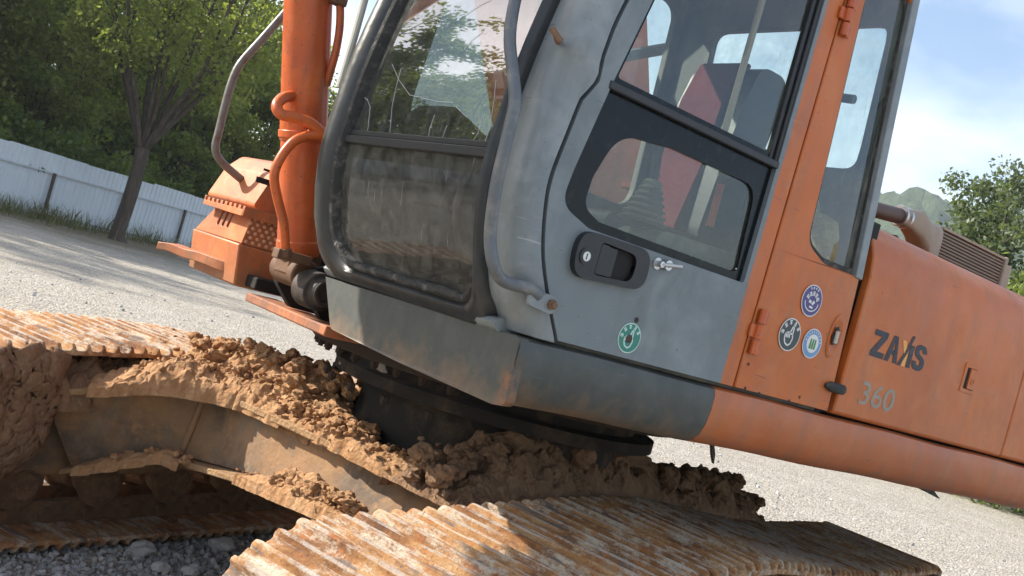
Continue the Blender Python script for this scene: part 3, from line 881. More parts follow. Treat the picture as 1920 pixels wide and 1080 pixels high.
def build_tracks():
    # closed path of the shoe tips in the (u, z) plane
    path = [(2.06, 0.880), (1.85, 0.895), (1.60, 0.908), (1.35, 0.922), (1.05, 0.938), (0.7, 0.950), (0.4, 0.950), (0.15, 0.935), (-0.15, 0.905), (-0.5, 0.872), (-0.9, 0.848), (-1.3, 0.836), (-1.7, 0.832), (-2.05, 0.822)]
    for k in range(1, 10):
        a = math.pi / 2 + math.pi * k / 10
        path.append((-2.08 + 0.405 * math.cos(a), 0.425 + 0.405 * math.sin(a)))
    path += [(-2.0, 0.022), (-1.2, 0.02), (0, 0.02), (1.2, 0.02), (1.95, 0.022)]
    for k in range(1, 10):
        a = -math.pi / 2 + math.pi * k / 10
        path.append((2.03 + 0.43 * math.cos(a), 0.452 + 0.43 * math.sin(a)))
    dense = smooth_path([Vector((a, b, 0)) for a, b in path], 24, True)
    ds = [0.0]
    for a, b in zip(dense, dense[1:] + dense[:1]): ds.append(ds[-1] + (b - a).length)
    total = ds[-1]
    N = round(total / 0.2175); pitch = total / N
    def sample(s):
        s %= total
        import bisect
        i = min(bisect.bisect_right(ds, s) - 1, len(dense) - 1)
        t = (s - ds[i]) / max(ds[i + 1] - ds[i], 1e-9)
        return dense[i].lerp(dense[(i + 1) % len(dense)], t)
    # shoe: triple grouser section, z = 0 at the tips
    hp = pitch / 2
    g = 0.036
    top = [(-hp - 0.012, -g), (-hp + 0.004, -g + 0.004)]
    for c in (-pitch / 3, 0.0, pitch / 3):
        top += [(c - 0.020, -g + 0.003), (c - 0.0115, -g + 0.012), (c - 0.0075, -0.004), (c, 0.0), (c + 0.0075, -0.004), (c + 0.0115, -g + 0.012), (c + 0.020, -g + 0.003)]
    top += [(hp - 0.006, -g + 0.002), (hp + 0.004, -g - 0.006)]
    bot = [(hp + 0.004, -g - 0.018), (-hp - 0.010, -g - 0.015)]
    prof = top + bot
    half = SHW / 2
    stations = [(-half, 0.55), (-half + 0.010, 0.9), (-half + 0.028, 1.0), (-half / 3, 1.0), (half / 3, 1.0), (half - 0.028, 1.0), (half - 0.010, 0.9), (half, 0.55)]
    shoe_meshes = []
    rnd = random.Random(5)
    for var in range(5):
        loops = []
        for (y, k) in stations:
            lp = []
            for i, (x, z) in enumerate(prof):
                zz = -g + (z + g) * k if z > -g else z
                if 0 < i < len(top) - 1:
                    zz -= abs(rnd.gauss(0, 0.0022)) * (z > -0.02)
                lp.append(Vector((x, y, zz)))
            loops.append(lp)
        o = MB().loft(loops, True, True, True).obj('track_shoe', M['shoe'], None, bevel=0.002, seg=1, sharp=50)
        shoe_meshes.append(o)
    lk = MB()
    for y in (-0.10, 0.10):
        pr = rpoly([(-0.135, -0.10, 0.045), (0.135, -0.10, 0.045), (0.135, -0.165, 0.045), (0.06, -0.150, 0.02), (-0.06, -0.150, 0.02), (-0.135, -0.165, 0.045)], 4)
        pr = rpoly([(-0.125, -0.053, 0.03), (0.125, -0.053, 0.03), (0.135, -0.15, 0.05), (-0.135, -0.15, 0.05)], 4)
        lk.prism(pr, lambda a, b, y=y: Vector((a, y - 0.02 - 0.012 * (a > 0), b)), (0, 0.04, 0))
        lk.cyl((0.108, y - 0.042, -0.10), (0.108, y + 0.042, -0.10), 0.026, 12)
        lk.cyl((-0.108, y - 0.042, -0.10), (-0.108, y + 0.042, -0.10), 0.022, 12)
    link = lk.obj('track_link', M['link'], None, bevel=0.004, seg=1)
    for side in (1, -1):
        v0 = side * GAUGE / 2
        toe = Matrix.Identity(4)
        if side > 0:
            pv = T(1.8, v0, 0); toe = Matrix.Translation(pv) @ Matrix.Rotation(rad(-6.0), 4, 'Z') @ Matrix.Translation(-pv)
        fr = MB()
        sec = rpoly([(-0.17, 0.30, 0.03), (0.17, 0.30, 0.03), (0.17, 0.60, 0.04), (0.06, 0.70, 0.05), (-0.06, 0.70, 0.05), (-0.17, 0.60, 0.04)], 3)
        fr.prism(sec, lambda a, b: T(-1.75, v0 + a, b), TU * 3.45)
        # guards at the idler
        for q in (-0.15, 0.15):
            fr.prism(rpoly([(1.55, 0.34, 0.03), (2.12, 0.40, 0.05), (2.12, 0.52, 0.05), (1.55, 0.62, 0.03)], 3), lambda a, b, q=q: T(a, v0 + q - 0.02, b), TV * 0.04)
        frame = fr.obj('track_frame', M['leg'], EX, bevel=0.01)
        frame.matrix_basis = toe
        tilt = Matrix.Rotation(-0.035 if side > 0 else 0.0, 4, 'X')
        for i in range(N):
            s = (i + 0.37) * pitch
            p = sample(s); a = sample(s - pitch * 0.5); b = sample(s + pitch * 0.5)
            t = (b - a).normalized()
            tx = Vector((-t.x, 0, -t.y)); nz = Vector((-tx.z, 0, tx.x))      # path runs idler -> sprocket on top
            nz = Vector((t.y * -1, 0, t.x)); 
            cen = Vector((2 - 2, 0, 0.45))
            if (Vector((p.x, 0, p.y)) - Vector((max(-2.05, min(2.0, p.x)), 0, 0.44))).dot(nz) < 0: nz = -nz
            xax = Vector((0, 1, 0)).cross(nz)
            mt = Matrix(((xax.x, 0, nz.x, p.x), (xax.y, 1, nz.y, v0), (xax.z, 0, nz.z, p.y), (0, 0, 0, 1)))
            jig = Matrix.Rotation(rnd.gauss(0, 0.012), 4, 'Y') @ Matrix.Rotation(rnd.gauss(0, 0.006), 4, 'Z')
            for src in (shoe_meshes[i % 5], link):
                o = src.copy(); col.objects.link(o)
                o.parent = frame; o.matrix_parent_inverse = Matrix.Identity(4)
                o.matrix_basis = TM @ mt @ tilt @ (jig if src is not link else Matrix.Identity(4))
        # rollers, carrier rollers, idler, sprocket
        def roller(name, u, z, r, w, fl):
            m = MB(); a = T(u, v0, z)
            for q in (-1, 1):
                m.tube([a + TV * q * w * 0.1, a + TV * q * w * 0.55, a + TV * q * w * 0.56, a + TV * q * w * 0.72, a + TV * q * w * 0.8, a + TV * q * w], [r * 0.8, r, fl, fl, r * 0.75, r * 0.55], 24)
            m.obj(name, M['link'], frame, bevel=0.004, seg=1)
        for i in range(8):
            roller('roller', 1.335 - 0.43 * i, 0.262, 0.10, 0.20, 0.118)
        for u in (0.75, -0.75):
            roller('carrier_roller', u, 0.735 if u < 0 else 0.79, 0.06, 0.15, 0.075)
        roller('idler', 2.03, 0.452, 0.27, 0.12, 0.31)
        sp = MB()
        pts = []
        for k in range(44):
            a = 2 * math.pi * k / 44; rr = 0.30 if k % 2 else 0.255
            pts.append((rr * math.cos(a), rr * math.sin(a)))
        sp.prism(pts, lambda a, b: T(-2.08 + a, v0 - 0.035, 0.425 + b), TV * 0.07)
        sp.cyl(T(-2.08, v0 - 0.25, 0.425), T(-2.08, v0 + 0.25, 0.425), 0.19, 28)
        sp.obj('sprocket', M['link'], frame, bevel=0.006, seg=1)
    for o in shoe_meshes + [link]:
        bpy.data.objects.remove(o)
build_tracks()

def build_undercarriage():
    K, A, B = Vector((1.0, -0.62, 0.872)), Vector((1.49, -1.0, 0.70)), Vector((1.14, 0.82, 0.866))
    K2, Mi, B2, A2 = Vector((1.05, -0.62, 0.545)), Vector((1.2, -0.01, 0.64)), Vector((1.36, 0.52, 0.70)), Vector((1.27, -1.0, 0.37))
    def W(p): return T(p.x, p.y, p.z)
    def strip(edge, width_dir, w, th):
        """a flange: outer edge polyline, running inwards by w"""
        loops = []
        for p in edge:
            q = p + width_dir * w
            loops.append([W(p), W(q), W(q - Vector((0, 0, th))), W(p - Vector((0, 0, th)))])
        return loops
    # leg to the near track
    inw = Vector((-1, 0.12, 0))
    e1 = smooth_path([K, K.lerp(B, 0.33) + Vector((0.03, 0, 0.008)), K.lerp(B, 0.66) + Vector((0.05, 0, 0.01)), B, B + Vector((0.10, 0.14, -0.10)), B + Vector((0.22, 0.20, -0.24))], 6)
    e2 = smooth_path([K2, Mi, B2, B2 + Vector((0.06, 0.3, 0.02))], 6)
    m = MB()
    m.loft(strip(e1, inw, 0.42, 0.028), True, True, True, 1)
    m.loft(strip(e2, inw, 0.40, 0.025), True, True, True, 1)
    # web between, set back from both edges
    KT, KB = K + Vector((-0.055, -0.02, -0.02)), K2 + Vector((-0.075, -0.03, 0))
    wt = [p + Vector((-0.05, 0.004, -0.02)) for p in smooth_path([K + Vector((0, -0.02, 0)), K.lerp(B, 0.33) + Vector((0.03, 0, 0.008)), K.lerp(B, 0.66) + Vector((0.05, 0, 0.01)), B, B + Vector((0.10, 0.2, -0.05))], 6)]
    wb = smooth_path([KB, Mi + Vector((-0.13, 0, 0.0)), B2 + Vector((-0.16, 0.02, 0)), B2 + Vector((-0.1, 0.5, -0.02))], 8)
    n = len(wt)
    web = []
    for i in range(n):
        a = wt[i]; b = wb[min(len(wb) - 1, int(i / (n - 1) * (len(wb) - 1)))]
        web.append([W(a), W(a.lerp(b, 0.5) + Vector((-0.01, 0, 0))), W(b), W(b + Vector((-0.03, 0, 0))), W(a + Vector((-0.03, 0, 0)))])
    m.loft(web, True, True, True)
    m.obj('frame_leg', [M['leg'], M['flange']], EX, bevel=0.005, seg=2, label='thick muddy frame leg reaching to the near track')
    # leg to the far track
    m = MB()
    e1 = smooth_path([K, K.lerp(A, 0.35) + Vector((0, 0, 0.03)), K.lerp(A, 0.7), A], 6)
    e2 = smooth_path([K2, K2.lerp(A2, 0.35) + Vector((0, 0, 0.02)), K2.lerp(A2, 0.7), A2], 6)
    inw2 = Vector((-0.8, -0.5, 0))
    m.loft(strip(e1, inw2, 0.45, 0.028), True, True, True, 1)
    m.loft(strip(e2, inw2, 0.45, 0.025), True, True, True, 1)
    web = []
    for a, b in zip(e1, e2):
        a = a + Vector((-0.055, -0.02, -0.02)); b = b + Vector((-0.075, -0.03, 0))
        web.append([W(a), W(a.lerp(b, 0.5)), W(b), W(b + Vector((-0.03, -0.02, 0))), W(a + Vector((-0.03, -0.02, 0)))])
    m.loft(web, True, True, True)
    m.tube([W(KT + Vector((0.004, 0.006, 0))), W(KT.lerp(KB, 0.5) + Vector((0.004, 0.006, 0))), W(KB + Vector((0.004, 0.006, 0)))], 0.016, 8)
    m.obj('frame_leg', [M['leg'], M['flange']], EX, bevel=0.005, label='thick muddy frame leg reaching to the far track')
    # rear legs
    for s in (1, -1):
        m = MB()
        a, b = Vector((-0.6, s * 0.3, 0.84)), Vector((-1.2, s * 1.05, 0.66))
        loops = []
        for t in (0, 0.5, 1):
            p = a.lerp(b, t)
            loops.append([W(p + Vector((0.18, 0.12 * s, 0))), W(p - Vector((0.18, 0.12 * s, 0))), W(p - Vector((0.18, 0.12 * s, 0.34))), W(p + Vector((0.18, 0.12 * s, -0.34)))])
        m.loft(loops, True, True, True)
        m.obj('frame_leg', M['leg'], EX, bevel=0.01)
    # centre body and slewing bearing
    c = Vector((0.8, 0.1, 0))
    m = MB()
    m.prism(rpoly([(1.00, -0.62, 0.1), (1.08, 0.7, 0.1), (-0.9, 0.8, 0.1), (-0.9, -0.8, 0.1)], 4), lambda a, b: T(a - 0.06, b, 0.56), (0, 0, 0.28))
    m.obj('centre_frame', M['leg'], EX, bevel=0.01)
    m = MB()
    tc_ = Vector((0.70, 0.0, 0))
    def prof(rz, c=c):
        return [[c + Vector((r * math.cos(2 * math.pi * k / 72), r * math.sin(2 * math.pi * k / 72), z)) for k in range(72)] for r, z in rz]
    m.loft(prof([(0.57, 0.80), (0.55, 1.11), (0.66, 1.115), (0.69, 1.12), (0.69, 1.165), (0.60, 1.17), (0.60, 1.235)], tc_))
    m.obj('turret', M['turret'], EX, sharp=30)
    m = MB()
    m.loft(prof([(0.60, 1.232), (0.768, 1.234), (0.773, 1.239), (0.773, 1.285), (0.75, 1.29), (0.75, 1.335)]))
    br = m.obj('slewing_bearing', M['dark_rust'], EX, sharp=30)
    bm_ = MB(); bm_.tube([(0, 0, 0), (0, 0, -0.024)], 0.016, 6); bm_.tube([(0, 0, -0.024), (0, 0, -0.032)], 0.010, 6)
    bo = bm_.obj('bolt', M['dark_rust'], br)
    for k in range(44):
        for rr, z in ((0.742, 1.233), (0.672, 1.116)):
            if (rr < 0.69 and k % 2) or not (k <= 5 or k >= 34): continue
            o = bo.copy(); col.objects.link(o); o.parent = br
            a = 2 * math.pi * (k + 0.3 * (rr < 0.69)) / 44
            o.matrix_basis = Matrix.Translation(c + Vector((rr * math.cos(a), rr * math.sin(a), z)))
    bpy.data.objects.remove(bo)
build_undercarriage()

def build_deck():
    m = MB()
    out = [(1.80, 1.40), (1.80, 0.47), (1.12, 0.47), (1.12, -0.5), (1.66, -0.5), (1.66, -1.42), (-2.7, -1.42), (-2.7, 1.40)]
    m.prism(out, lambda a, b: Vector((a, b, 1.325)), (0, 0, 0.05))
    m.obj('main_frame', M['blackened'], EX, bevel=0.006)
    # plate seen under the cab front, over the bearing
    m = MB()
    for y in (0.16, -0.10):
        m.prism(rpoly([(1.0, 1.30, 0), (1.70, 1.32, 0.03), (1.78, 1.40, 0.05), (1.79, 1.49, 0.05), (1.68, 1.52, 0.05), (1.45, 1.62, 0.03), (1.0, 1.7, 0)], 4), lambda a, b, y=y: Vector((a, y, b)), (0, 0.035, 0))
    m.obj('cylinder_bracket', M['blackened'], EX, bevel=0.004)
    p = at(592, 545, y=0.26)
    m = MB()
    m.tube([(p.x, 0.20, p.z), (p.x, 0.30, p.z), (p.x, 0.302, p.z), (p.x, 0.33, p.z)], [0.066, 0.066, 0.05, 0.045], 24)
    m.ring((p.x, 0.33, p.z), (0, 1, 0), 0.045, 0.03, 0.012, 24)
    m.obj('pivot_pin', M['dark'], EX, bevel=0.004)
    # orange-brown front lip of the swing frame under the bracket
    a, b = at(470, 553, y=-0.55), at(622, 612, y=0.44)
    m = MB()
    a.z -= 0.01; b.z -= 0.02
    d = (b - a); ln = d.length; d.normalize()
    m.loft([[q + Vector((0.02, 0, 0.018)), q + Vector((0.02, 0, -0.018)), q + Vector((-0.12, 0, -0.018)), q + Vector((-0.12, 0, 0.018))] for q in (a, a.lerp(b, 0.5), b)], True, True, True)
    m.obj('front_lip', M['lip'], EX, bevel=0.006)
build_deck()

# ---- skirts
def build_skirts():
    m = MB()
    prof = [(1.40, 1.494), (1.470, 1.494), (1.487, 1.487), (1.494, 1.47), (1.495, 1.43), (1.490, 1.385), (1.478, 1.35), (1.458, 1.328), (1.43, 1.317), (1.40, 1.315)]
    def run(xs):
        return [[Vector((x, y, z + 0.002 * math.sin(x * 9))) for y, z in prof] for x in xs]
    m.loft(run([1.852 - i * 0.742 / 12 for i in range(13)]), True, True, True)
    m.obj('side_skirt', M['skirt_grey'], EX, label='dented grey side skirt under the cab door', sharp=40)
    m = MB()
    m.loft(run([1.109 - i * 3.4 / 30 for i in range(31)]), True, True, True)
    m.obj('side_skirt', M['orange_skirt'], EX, label='faded orange side skirt under the hood', sharp=40)
    m = MB()
    out = rpoly([(0.432, 1.480, 0), (1.488, 1.490, 0), (1.494, 1.40, 0.02), (1.500, 1.322, 0.02), (1.45, 1.312, 0.02), (1.0, 1.318, 0.02), (0.565, 1.330, 0.03)], 4)
    # outer face slightly curved
    m.prism(out, lambda a, b: Vector((1.868 - 0.012 * ((a - 0.96) / 0.53) ** 2 - 0.05 * max(0, 1.36 - b), a, b)), (-0.03, 0, 0))
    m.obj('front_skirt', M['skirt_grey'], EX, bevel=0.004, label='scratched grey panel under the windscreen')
    # ragged rag of rubber under the skirt
    m = MB()
    p = at(1700, 915, y=1.42)
    m.prism([(0, 0), (-0.17, 0.0), (-0.25, -0.035), (-0.15, -0.02), (-0.06, -0.008)], lambda a, b: Vector((p.x + a, 1.42, 1.325 + b)), (0, -0.012, 0))
    m.obj('torn_flap', M['rubber'], EX)
    m = MB()
    p2 = at(1335, 848, y=1.40)
    m.prism([(0, 0), (0.012, 0), (-0.006, -0.035), (-0.024, -0.06), (-0.018, -0.03)], lambda a, b: Vector((p2.x + a, 1.40, 1.32 + b)), (0, -0.01, 0))
    m.obj('torn_flap', M['rubber'], EX)
build_skirts()

# ---- cab shell
XF = [(1.475, 1.85), (1.55, 1.905), (1.62, 1.945), (1.75, 1.985), (1.88, 2.005), (2.02, 2.0), (2.15, 1.99), (2.37, 1.955), (2.7, 1.88), (3.0, 1.79)]
XD = [(1.503, 1.747), (1.60, 1.810), (1.697, 1.864), (1.80, 1.896), (1.888, 1.908), (1.999, 1.896), (2.075, 1.886), (2.10, 1.880), (2.126, 1.863), (2.155, 1.849), (2.175, 1.850), (2.204, 1.855), (2.253, 1.851), (2.296, 1.846), (2.364, 1.831), (2.6, 1.77), (2.95, 1.665)]
_xf = smooth_path([Vector((z, x, 0)) for z, x in XF], 6); XF = [(p.x, p.y) for p in _xf]
_xd = smooth_path([Vector((z, x, 0)) for z, x in XD], 4); XD = [(p.x, p.y) for p in _xd]
def xf(z): return lerp(XF, z)
def xd(z): return lerp(XD, z)
YS = 1.49

def rrect(y0, y1, z0, z1, rb, rt, ns=14, nc=7):
    pts = []
    def arc(cy, cz, r, a0):
        for k in range(nc + 1):
            a = a0 + math.pi / 2 * k / nc
            pts.append((cy + r * math.cos(a), cz + r * math.sin(a)))
    def line(a, b):
        for k in range(1, ns): pts.append((a[0] + (b[0] - a[0]) * k / ns, a[1] + (b[1] - a[1]) * k / ns))
    arc(y0 + rb, z0 + rb, rb, math.pi); line((y0 + rb, z0), (y1 - rb, z0))
    arc(y1 - rb, z0 + rb, rb, -math.pi / 2); line((y1, z0 + rb), (y1, z1 - rt))
    arc(y1 - rt, z1 - rt, rt, 0); line((y1 - rt, z1), (y0 + rt, z1))
    arc(y0 + rt, z1 - rt, rt, math.pi / 2); line((y0, z1 - rt), (y0, z0 + rb))
    return pts

def build_cab():
    # far side wall, rear wall, roof, floor as one welded shell
    m = MB()
    ry = 0.455
    wall = [(0.60, 1.50), (1.78, 1.50), (1.93, 1.70), (1.96, 1.9), (1.94, 2.15), (1.87, 2.6), (1.76, 2.95), (0.66, 2.95)]
    hole = rpoly([(0.70, 2.04, 0.08), (1.76, 2.04, 0.08), (1.73, 2.5, 0.05), (1.66, 2.84, 0.08), (0.74, 2.84, 0.08)], 5)
    m.plate(wall, lambda a, b: Vector((a, ry, b)), (0, 0.03, 0), [hole])
    rear = [(0.46, 1.50), (1.47, 1.50), (1.47, 2.95), (0.46, 2.95)]
    rhole = rpoly([(0.66, 2.28, 0.05), (1.41, 2.28, 0.05), (1.41, 2.75, 0.05), (0.66, 2.75, 0.05)], 5)
    m.plate(rear, lambda a, b: Vector((0.60 + 0.07 * max(0, b - 1.9), a, b)), (0.03, 0, 0), [rhole])
    m.span((0.62, 0.46, 2.93), (1.80, 1.47, 3.01))
    m.span((0.60, 0.46, 1.495), (1.80, 1.47, 1.52))
    cab = m.obj('cab', [M['interior']], EX, bevel=0.006)
    # corner pillar between windscreen and door
    m = MB()
    rows = []
    zs = [1.500 + i * (2.93 - 1.500) / 60 for i in range(61)]
    for z in zs:
        F0 = Vector((xf(z) - 0.035, 1.352, z)); C0 = Vector((max(xf(z), xd(z) + 0.03) + 0.005, 1.495, z)); E0 = Vector((xd(z), YS, z))
        if z < 1.56:
            t = (1.56 - z) / 0.06
            F0 = F0.lerp(Vector((1.835, 1.36, z)), t); C0 = C0.lerp(Vector((1.845, 1.492, z)), t)
        row = [F0 + Vector((-0.05, -0.004, 0)), F0 + Vector((-0.01, -0.004, 0))]
        # pressed dish above the S bend of the door edge
        for k in range(13):
            s = k / 12
            p = F0 * (1 - s) ** 2 + C0 * 2 * s * (1 - s) + E0 * s * s
            d1 = math.exp(-((z - 2.215) / 0.045) ** 2 - ((s - 0.62) / 0.30) ** 2)
            d2 = math.exp(-((z - 2.09) / 0.035) ** 2 - ((s - 0.7) / 0.35) ** 2)
            p += Vector((0.5, 0.86, 0)) * (0.016 * d1 - 0.008 * d2)
            # blister over the rail foot
            d3 = math.exp(-((z - 1.665) / 0.045) ** 2 - ((s - 0.55) / 0.22) ** 2)
            d4 = math.exp(-((z - 1.60) / 0.035) ** 2 - ((s - 0.75) / 0.22) ** 2)
            p += Vector((0.5, 0.86, 0)) * (0.012 * d3 - 0.010 * d4)
            row.append(p)
        row += [E0 + Vector((-0.003, -0.012, 0)), E0 + Vector((-0.003, -0.05, 0))]
        rows.append(row)
    m.loft(rows, False)
    m.obj('corner_pillar', M['grey'], cab, sharp=50)
    # windscreen frame
    m = MB()
    N = None
    o_, i_ = rrect(0.437, 1.368, 1.482, 2.93, 0.075, 0.09), rrect(0.522, 1.335, 1.532, 2.86, 0.12, 0.08)
    loops = []
    for t, dx in ((0, -0.075), (0, -0.012), (0.12, 0.004), (0.4, 0.010), (0.7, 0.004), (0.88, -0.012), (1, -0.03), (1, -0.055)):
        loops.append([Vector((xf(z_) + dx, y_, z_)) for y_, z_ in [(a[0] + (b[0] - a[0]) * t, a[1] + (b[1] - a[1]) * t) for a, b in zip(o_, i_)]])
    m.loft(loops, True)
    m.obj('windscreen_frame', M['frame_dark'], cab, sharp=50)
    # grey bottom ledge of the cab face
    m = MB()
    rows = []
    for k in range(25):
        y = 0.445 + (1.40 - 0.445) * k / 24
        rows.append([Vector((1.80, y, 1.484)), Vector((1.858, y, 1.487)), Vector((1.872, y, 1.497)), Vector((1.880, y, 1.507)), Vector((1.872, y, 1.518)), Vector((1.85, y, 1.524)), Vector((1.80, y, 1.524))])
    m.loft(rows, True, True, True)
    m.obj('cab_ledge', M['grey'], cab, sharp=60)
    # perished rubber seal round the lower glass
    rnd = random.Random(6)
    o2, i2 = rrect(0.515, 1.342, 1.526, 2.866, 0.12, 0.08, 30, 12), rrect(0.542, 1.318, 1.556, 2.84, 0.11, 0.07, 30, 12)
    m = MB(); loops = []
    wob = [rnd.uniform(-1, 1) for _ in o2]
    for t, dx in ((0, -0.05), (0, -0.018), (0.35, -0.010), (0.75, -0.016), (1, -0.034), (1, -0.05)):
        lp = []
        for j, (a, b) in enumerate(zip(o2, i2)):
            y_, z_ = a[0] + (b[0] - a[0]) * t, a[1] + (b[1] - a[1]) * t
            rag = 0.007 * wob[j] * (0.2 < t) * (z_ < 1.62)
            lp.append(Vector((xf(z_) + dx + rag, y_, z_ + rag * 0.6)))
        loops.append(lp)
    m.loft(loops, True)
    m.obj('window_seal', M['rubber'], cab, sharp=40)
    # panes
    def pane(name, z0, z1, mat, rb):
        lp = rrect(0.545, 1.316, z0, z1, rb, 0.02, 12, 5)
        m = MB()
        rows = []
        n = 18
        for i in range(n + 1):
            z = z0 + (z1 - z0) * i / n
            inset = 0.0
            if z < z0 + rb: inset = rb - math.sqrt(max(0, rb * rb - (z0 + rb - z) ** 2))
            rows.append([Vector((xf(z) - 0.044, 0.535 + inset + (1.326 - 0.535 - 2 * inset) * k / 8, z)) for k in range(9)])
        m.loft(rows, False)
        return m.obj(name, mat, cab, sharp=180)
    up = pane('upper_windscreen', 1.925, 2.865, M['glass_up'], 0.005)
    pane('lower_windscreen', 1.532, 1.905, M['glass_low'], 0.09)
    m = MB()
    m.span((xf(1.915) - 0.062, 0.53, 1.902), (xf(1.915) - 0.026, 1.335, 1.927))
    m.span((xf(1.935) - 0.054, 0.53, 1.928), (xf(1.935) - 0.036, 1.335, 1.946))
    m.obj('windscreen_transom', M['black'], cab, bevel=0.003)
    # cracks in the upper glass
    def crack(pts):
        m = MB(); w = []
        for (px, py) in pts:
            p = at(px, py, x=xf(2.1) - 0.02)
            for _ in range(3): p = at(px, py, x=xf(p.z) - 0.0425)
            w.append(p)
        m.tube(w, 0.0006, 4)
        m.obj('crack', M['crack'], up)
    for pts in (((688, 185), (694, 200), (690, 240)), ((676, 172), (688, 188)), ((752, 128), (742, 165), (735, 200), (731, 248)), ((735, 120), (748, 150), (768, 178)), ((768, 178), (820, 190), (850, 192)),
                ((815, 215), (806, 240), (802, 264)), ((838, 235), (824, 272)), ((870, 30), (900, 10), (920, 0)), ((905, 60), (885, 75), (870, 92)), ((930, 150), (926, 190), (918, 240), (905, 280)), ((855, 200), (875, 220)), ((690, 240), (684, 254)), ((882, 270), (896, 250), (905, 215))):
        crack(pts)
    # front hand rail and its fittings
    P = [Vector((1.853, 1.513, 1.603)), Vector((1.885, 1.508, 1.612))]
    for (px, py, x) in ((945, 527, 1.95), (926, 498, 2.0), (919, 440, 2.025), (930, 350, 2.05), (948, 270, 2.06), (965, 195, 2.06), (962, 140, 2.055), (956, 70, 2.05), (966, 0, 2.03), (990, -90, 1.99)):
        P.append(at(px, py, x=x))
    P += [Vector((xf(2.66) + 0.03, 1.33, 2.66)), Vector((xf(2.74) - 0.01, 1.36, 2.74))]
    m = MB(); m.tube(smooth_path(P, 6), 0.0155, 12)
    hr = m.obj('hand_rail', M['rail'], cab, sharp=60)
    m = MB()
    b0 = Vector((1.822, 1.505, 1.590))
    m.prism(rpoly([(-0.062, -0.020, 0.01), (0.028, -0.026, 0.025), (0.028, 0.024, 0.025), (-0.062, 0.018, 0.01)], 4), lambda a, b: b0 + Vector((-a, 0, b + 0.22 * a * -1 * 0.3)), (0, 0.012, 0))
    m.obj('rail_foot', M['grey'], hr, bevel=0.003)
    m = MB(); q = b0 + Vector((-0.008, 0.012, 0.0)); m.tube([q, q + Vector((0, 0.010, 0))], 0.0135, 6); m.tube([q + Vector((0, 0.010, 0)), q + Vector((0, 0.017, 0))], 0.008, 10)
    m.obj('bolt', M['bolt'], hr)
    # small rusty stud on the pillar
    p = at(1045, 72, y=1.47)
    m = MB(); m.tube([p - Vector((0.02, 0.02, 0)), p + Vector((0.018, 0.016, 0.0))], 0.008, 8); m.tube([p + Vector((0.004, 0.022, -0.010)), p + Vector((0.028, 0.006, 0.014))], 0.0085, 8)
    m.obj('stud', M['bolt'], cab)
    # pale mirror rod beyond the frame
    m = MB(); m.tube([at(636, 165, y=0.40), at(664, 70, y=0.40), at(700, -60, y=0.40)], 0.0125, 10)
    m.obj('mirror_rod', M['paleplastic'], cab)
    # windows of the far and rear wall
    m = MB(); m.sheet(hole, lambda a, b: Vector((a, ry + 0.012, b))); m.obj('side_pane', M['glass_far'], cab)
    m = MB(); m.sheet(rhole, lambda a, b: Vector((0.612 + 0.07 * max(0, b - 1.9), a, b))); m.obj('rear_pane', M['glass_far'], cab)
    m = MB()
    m.tube(smooth_path([(1.20, 0.42, 2.42), (1.05, 0.38, 2.50), (0.85, 0.36, 2.60), (0.62, 0.36, 2.72)], 6), 0.024, 10)
    m.obj('outer_hose', M['bellows'], cab)
    return cab
CAB = build_cab()

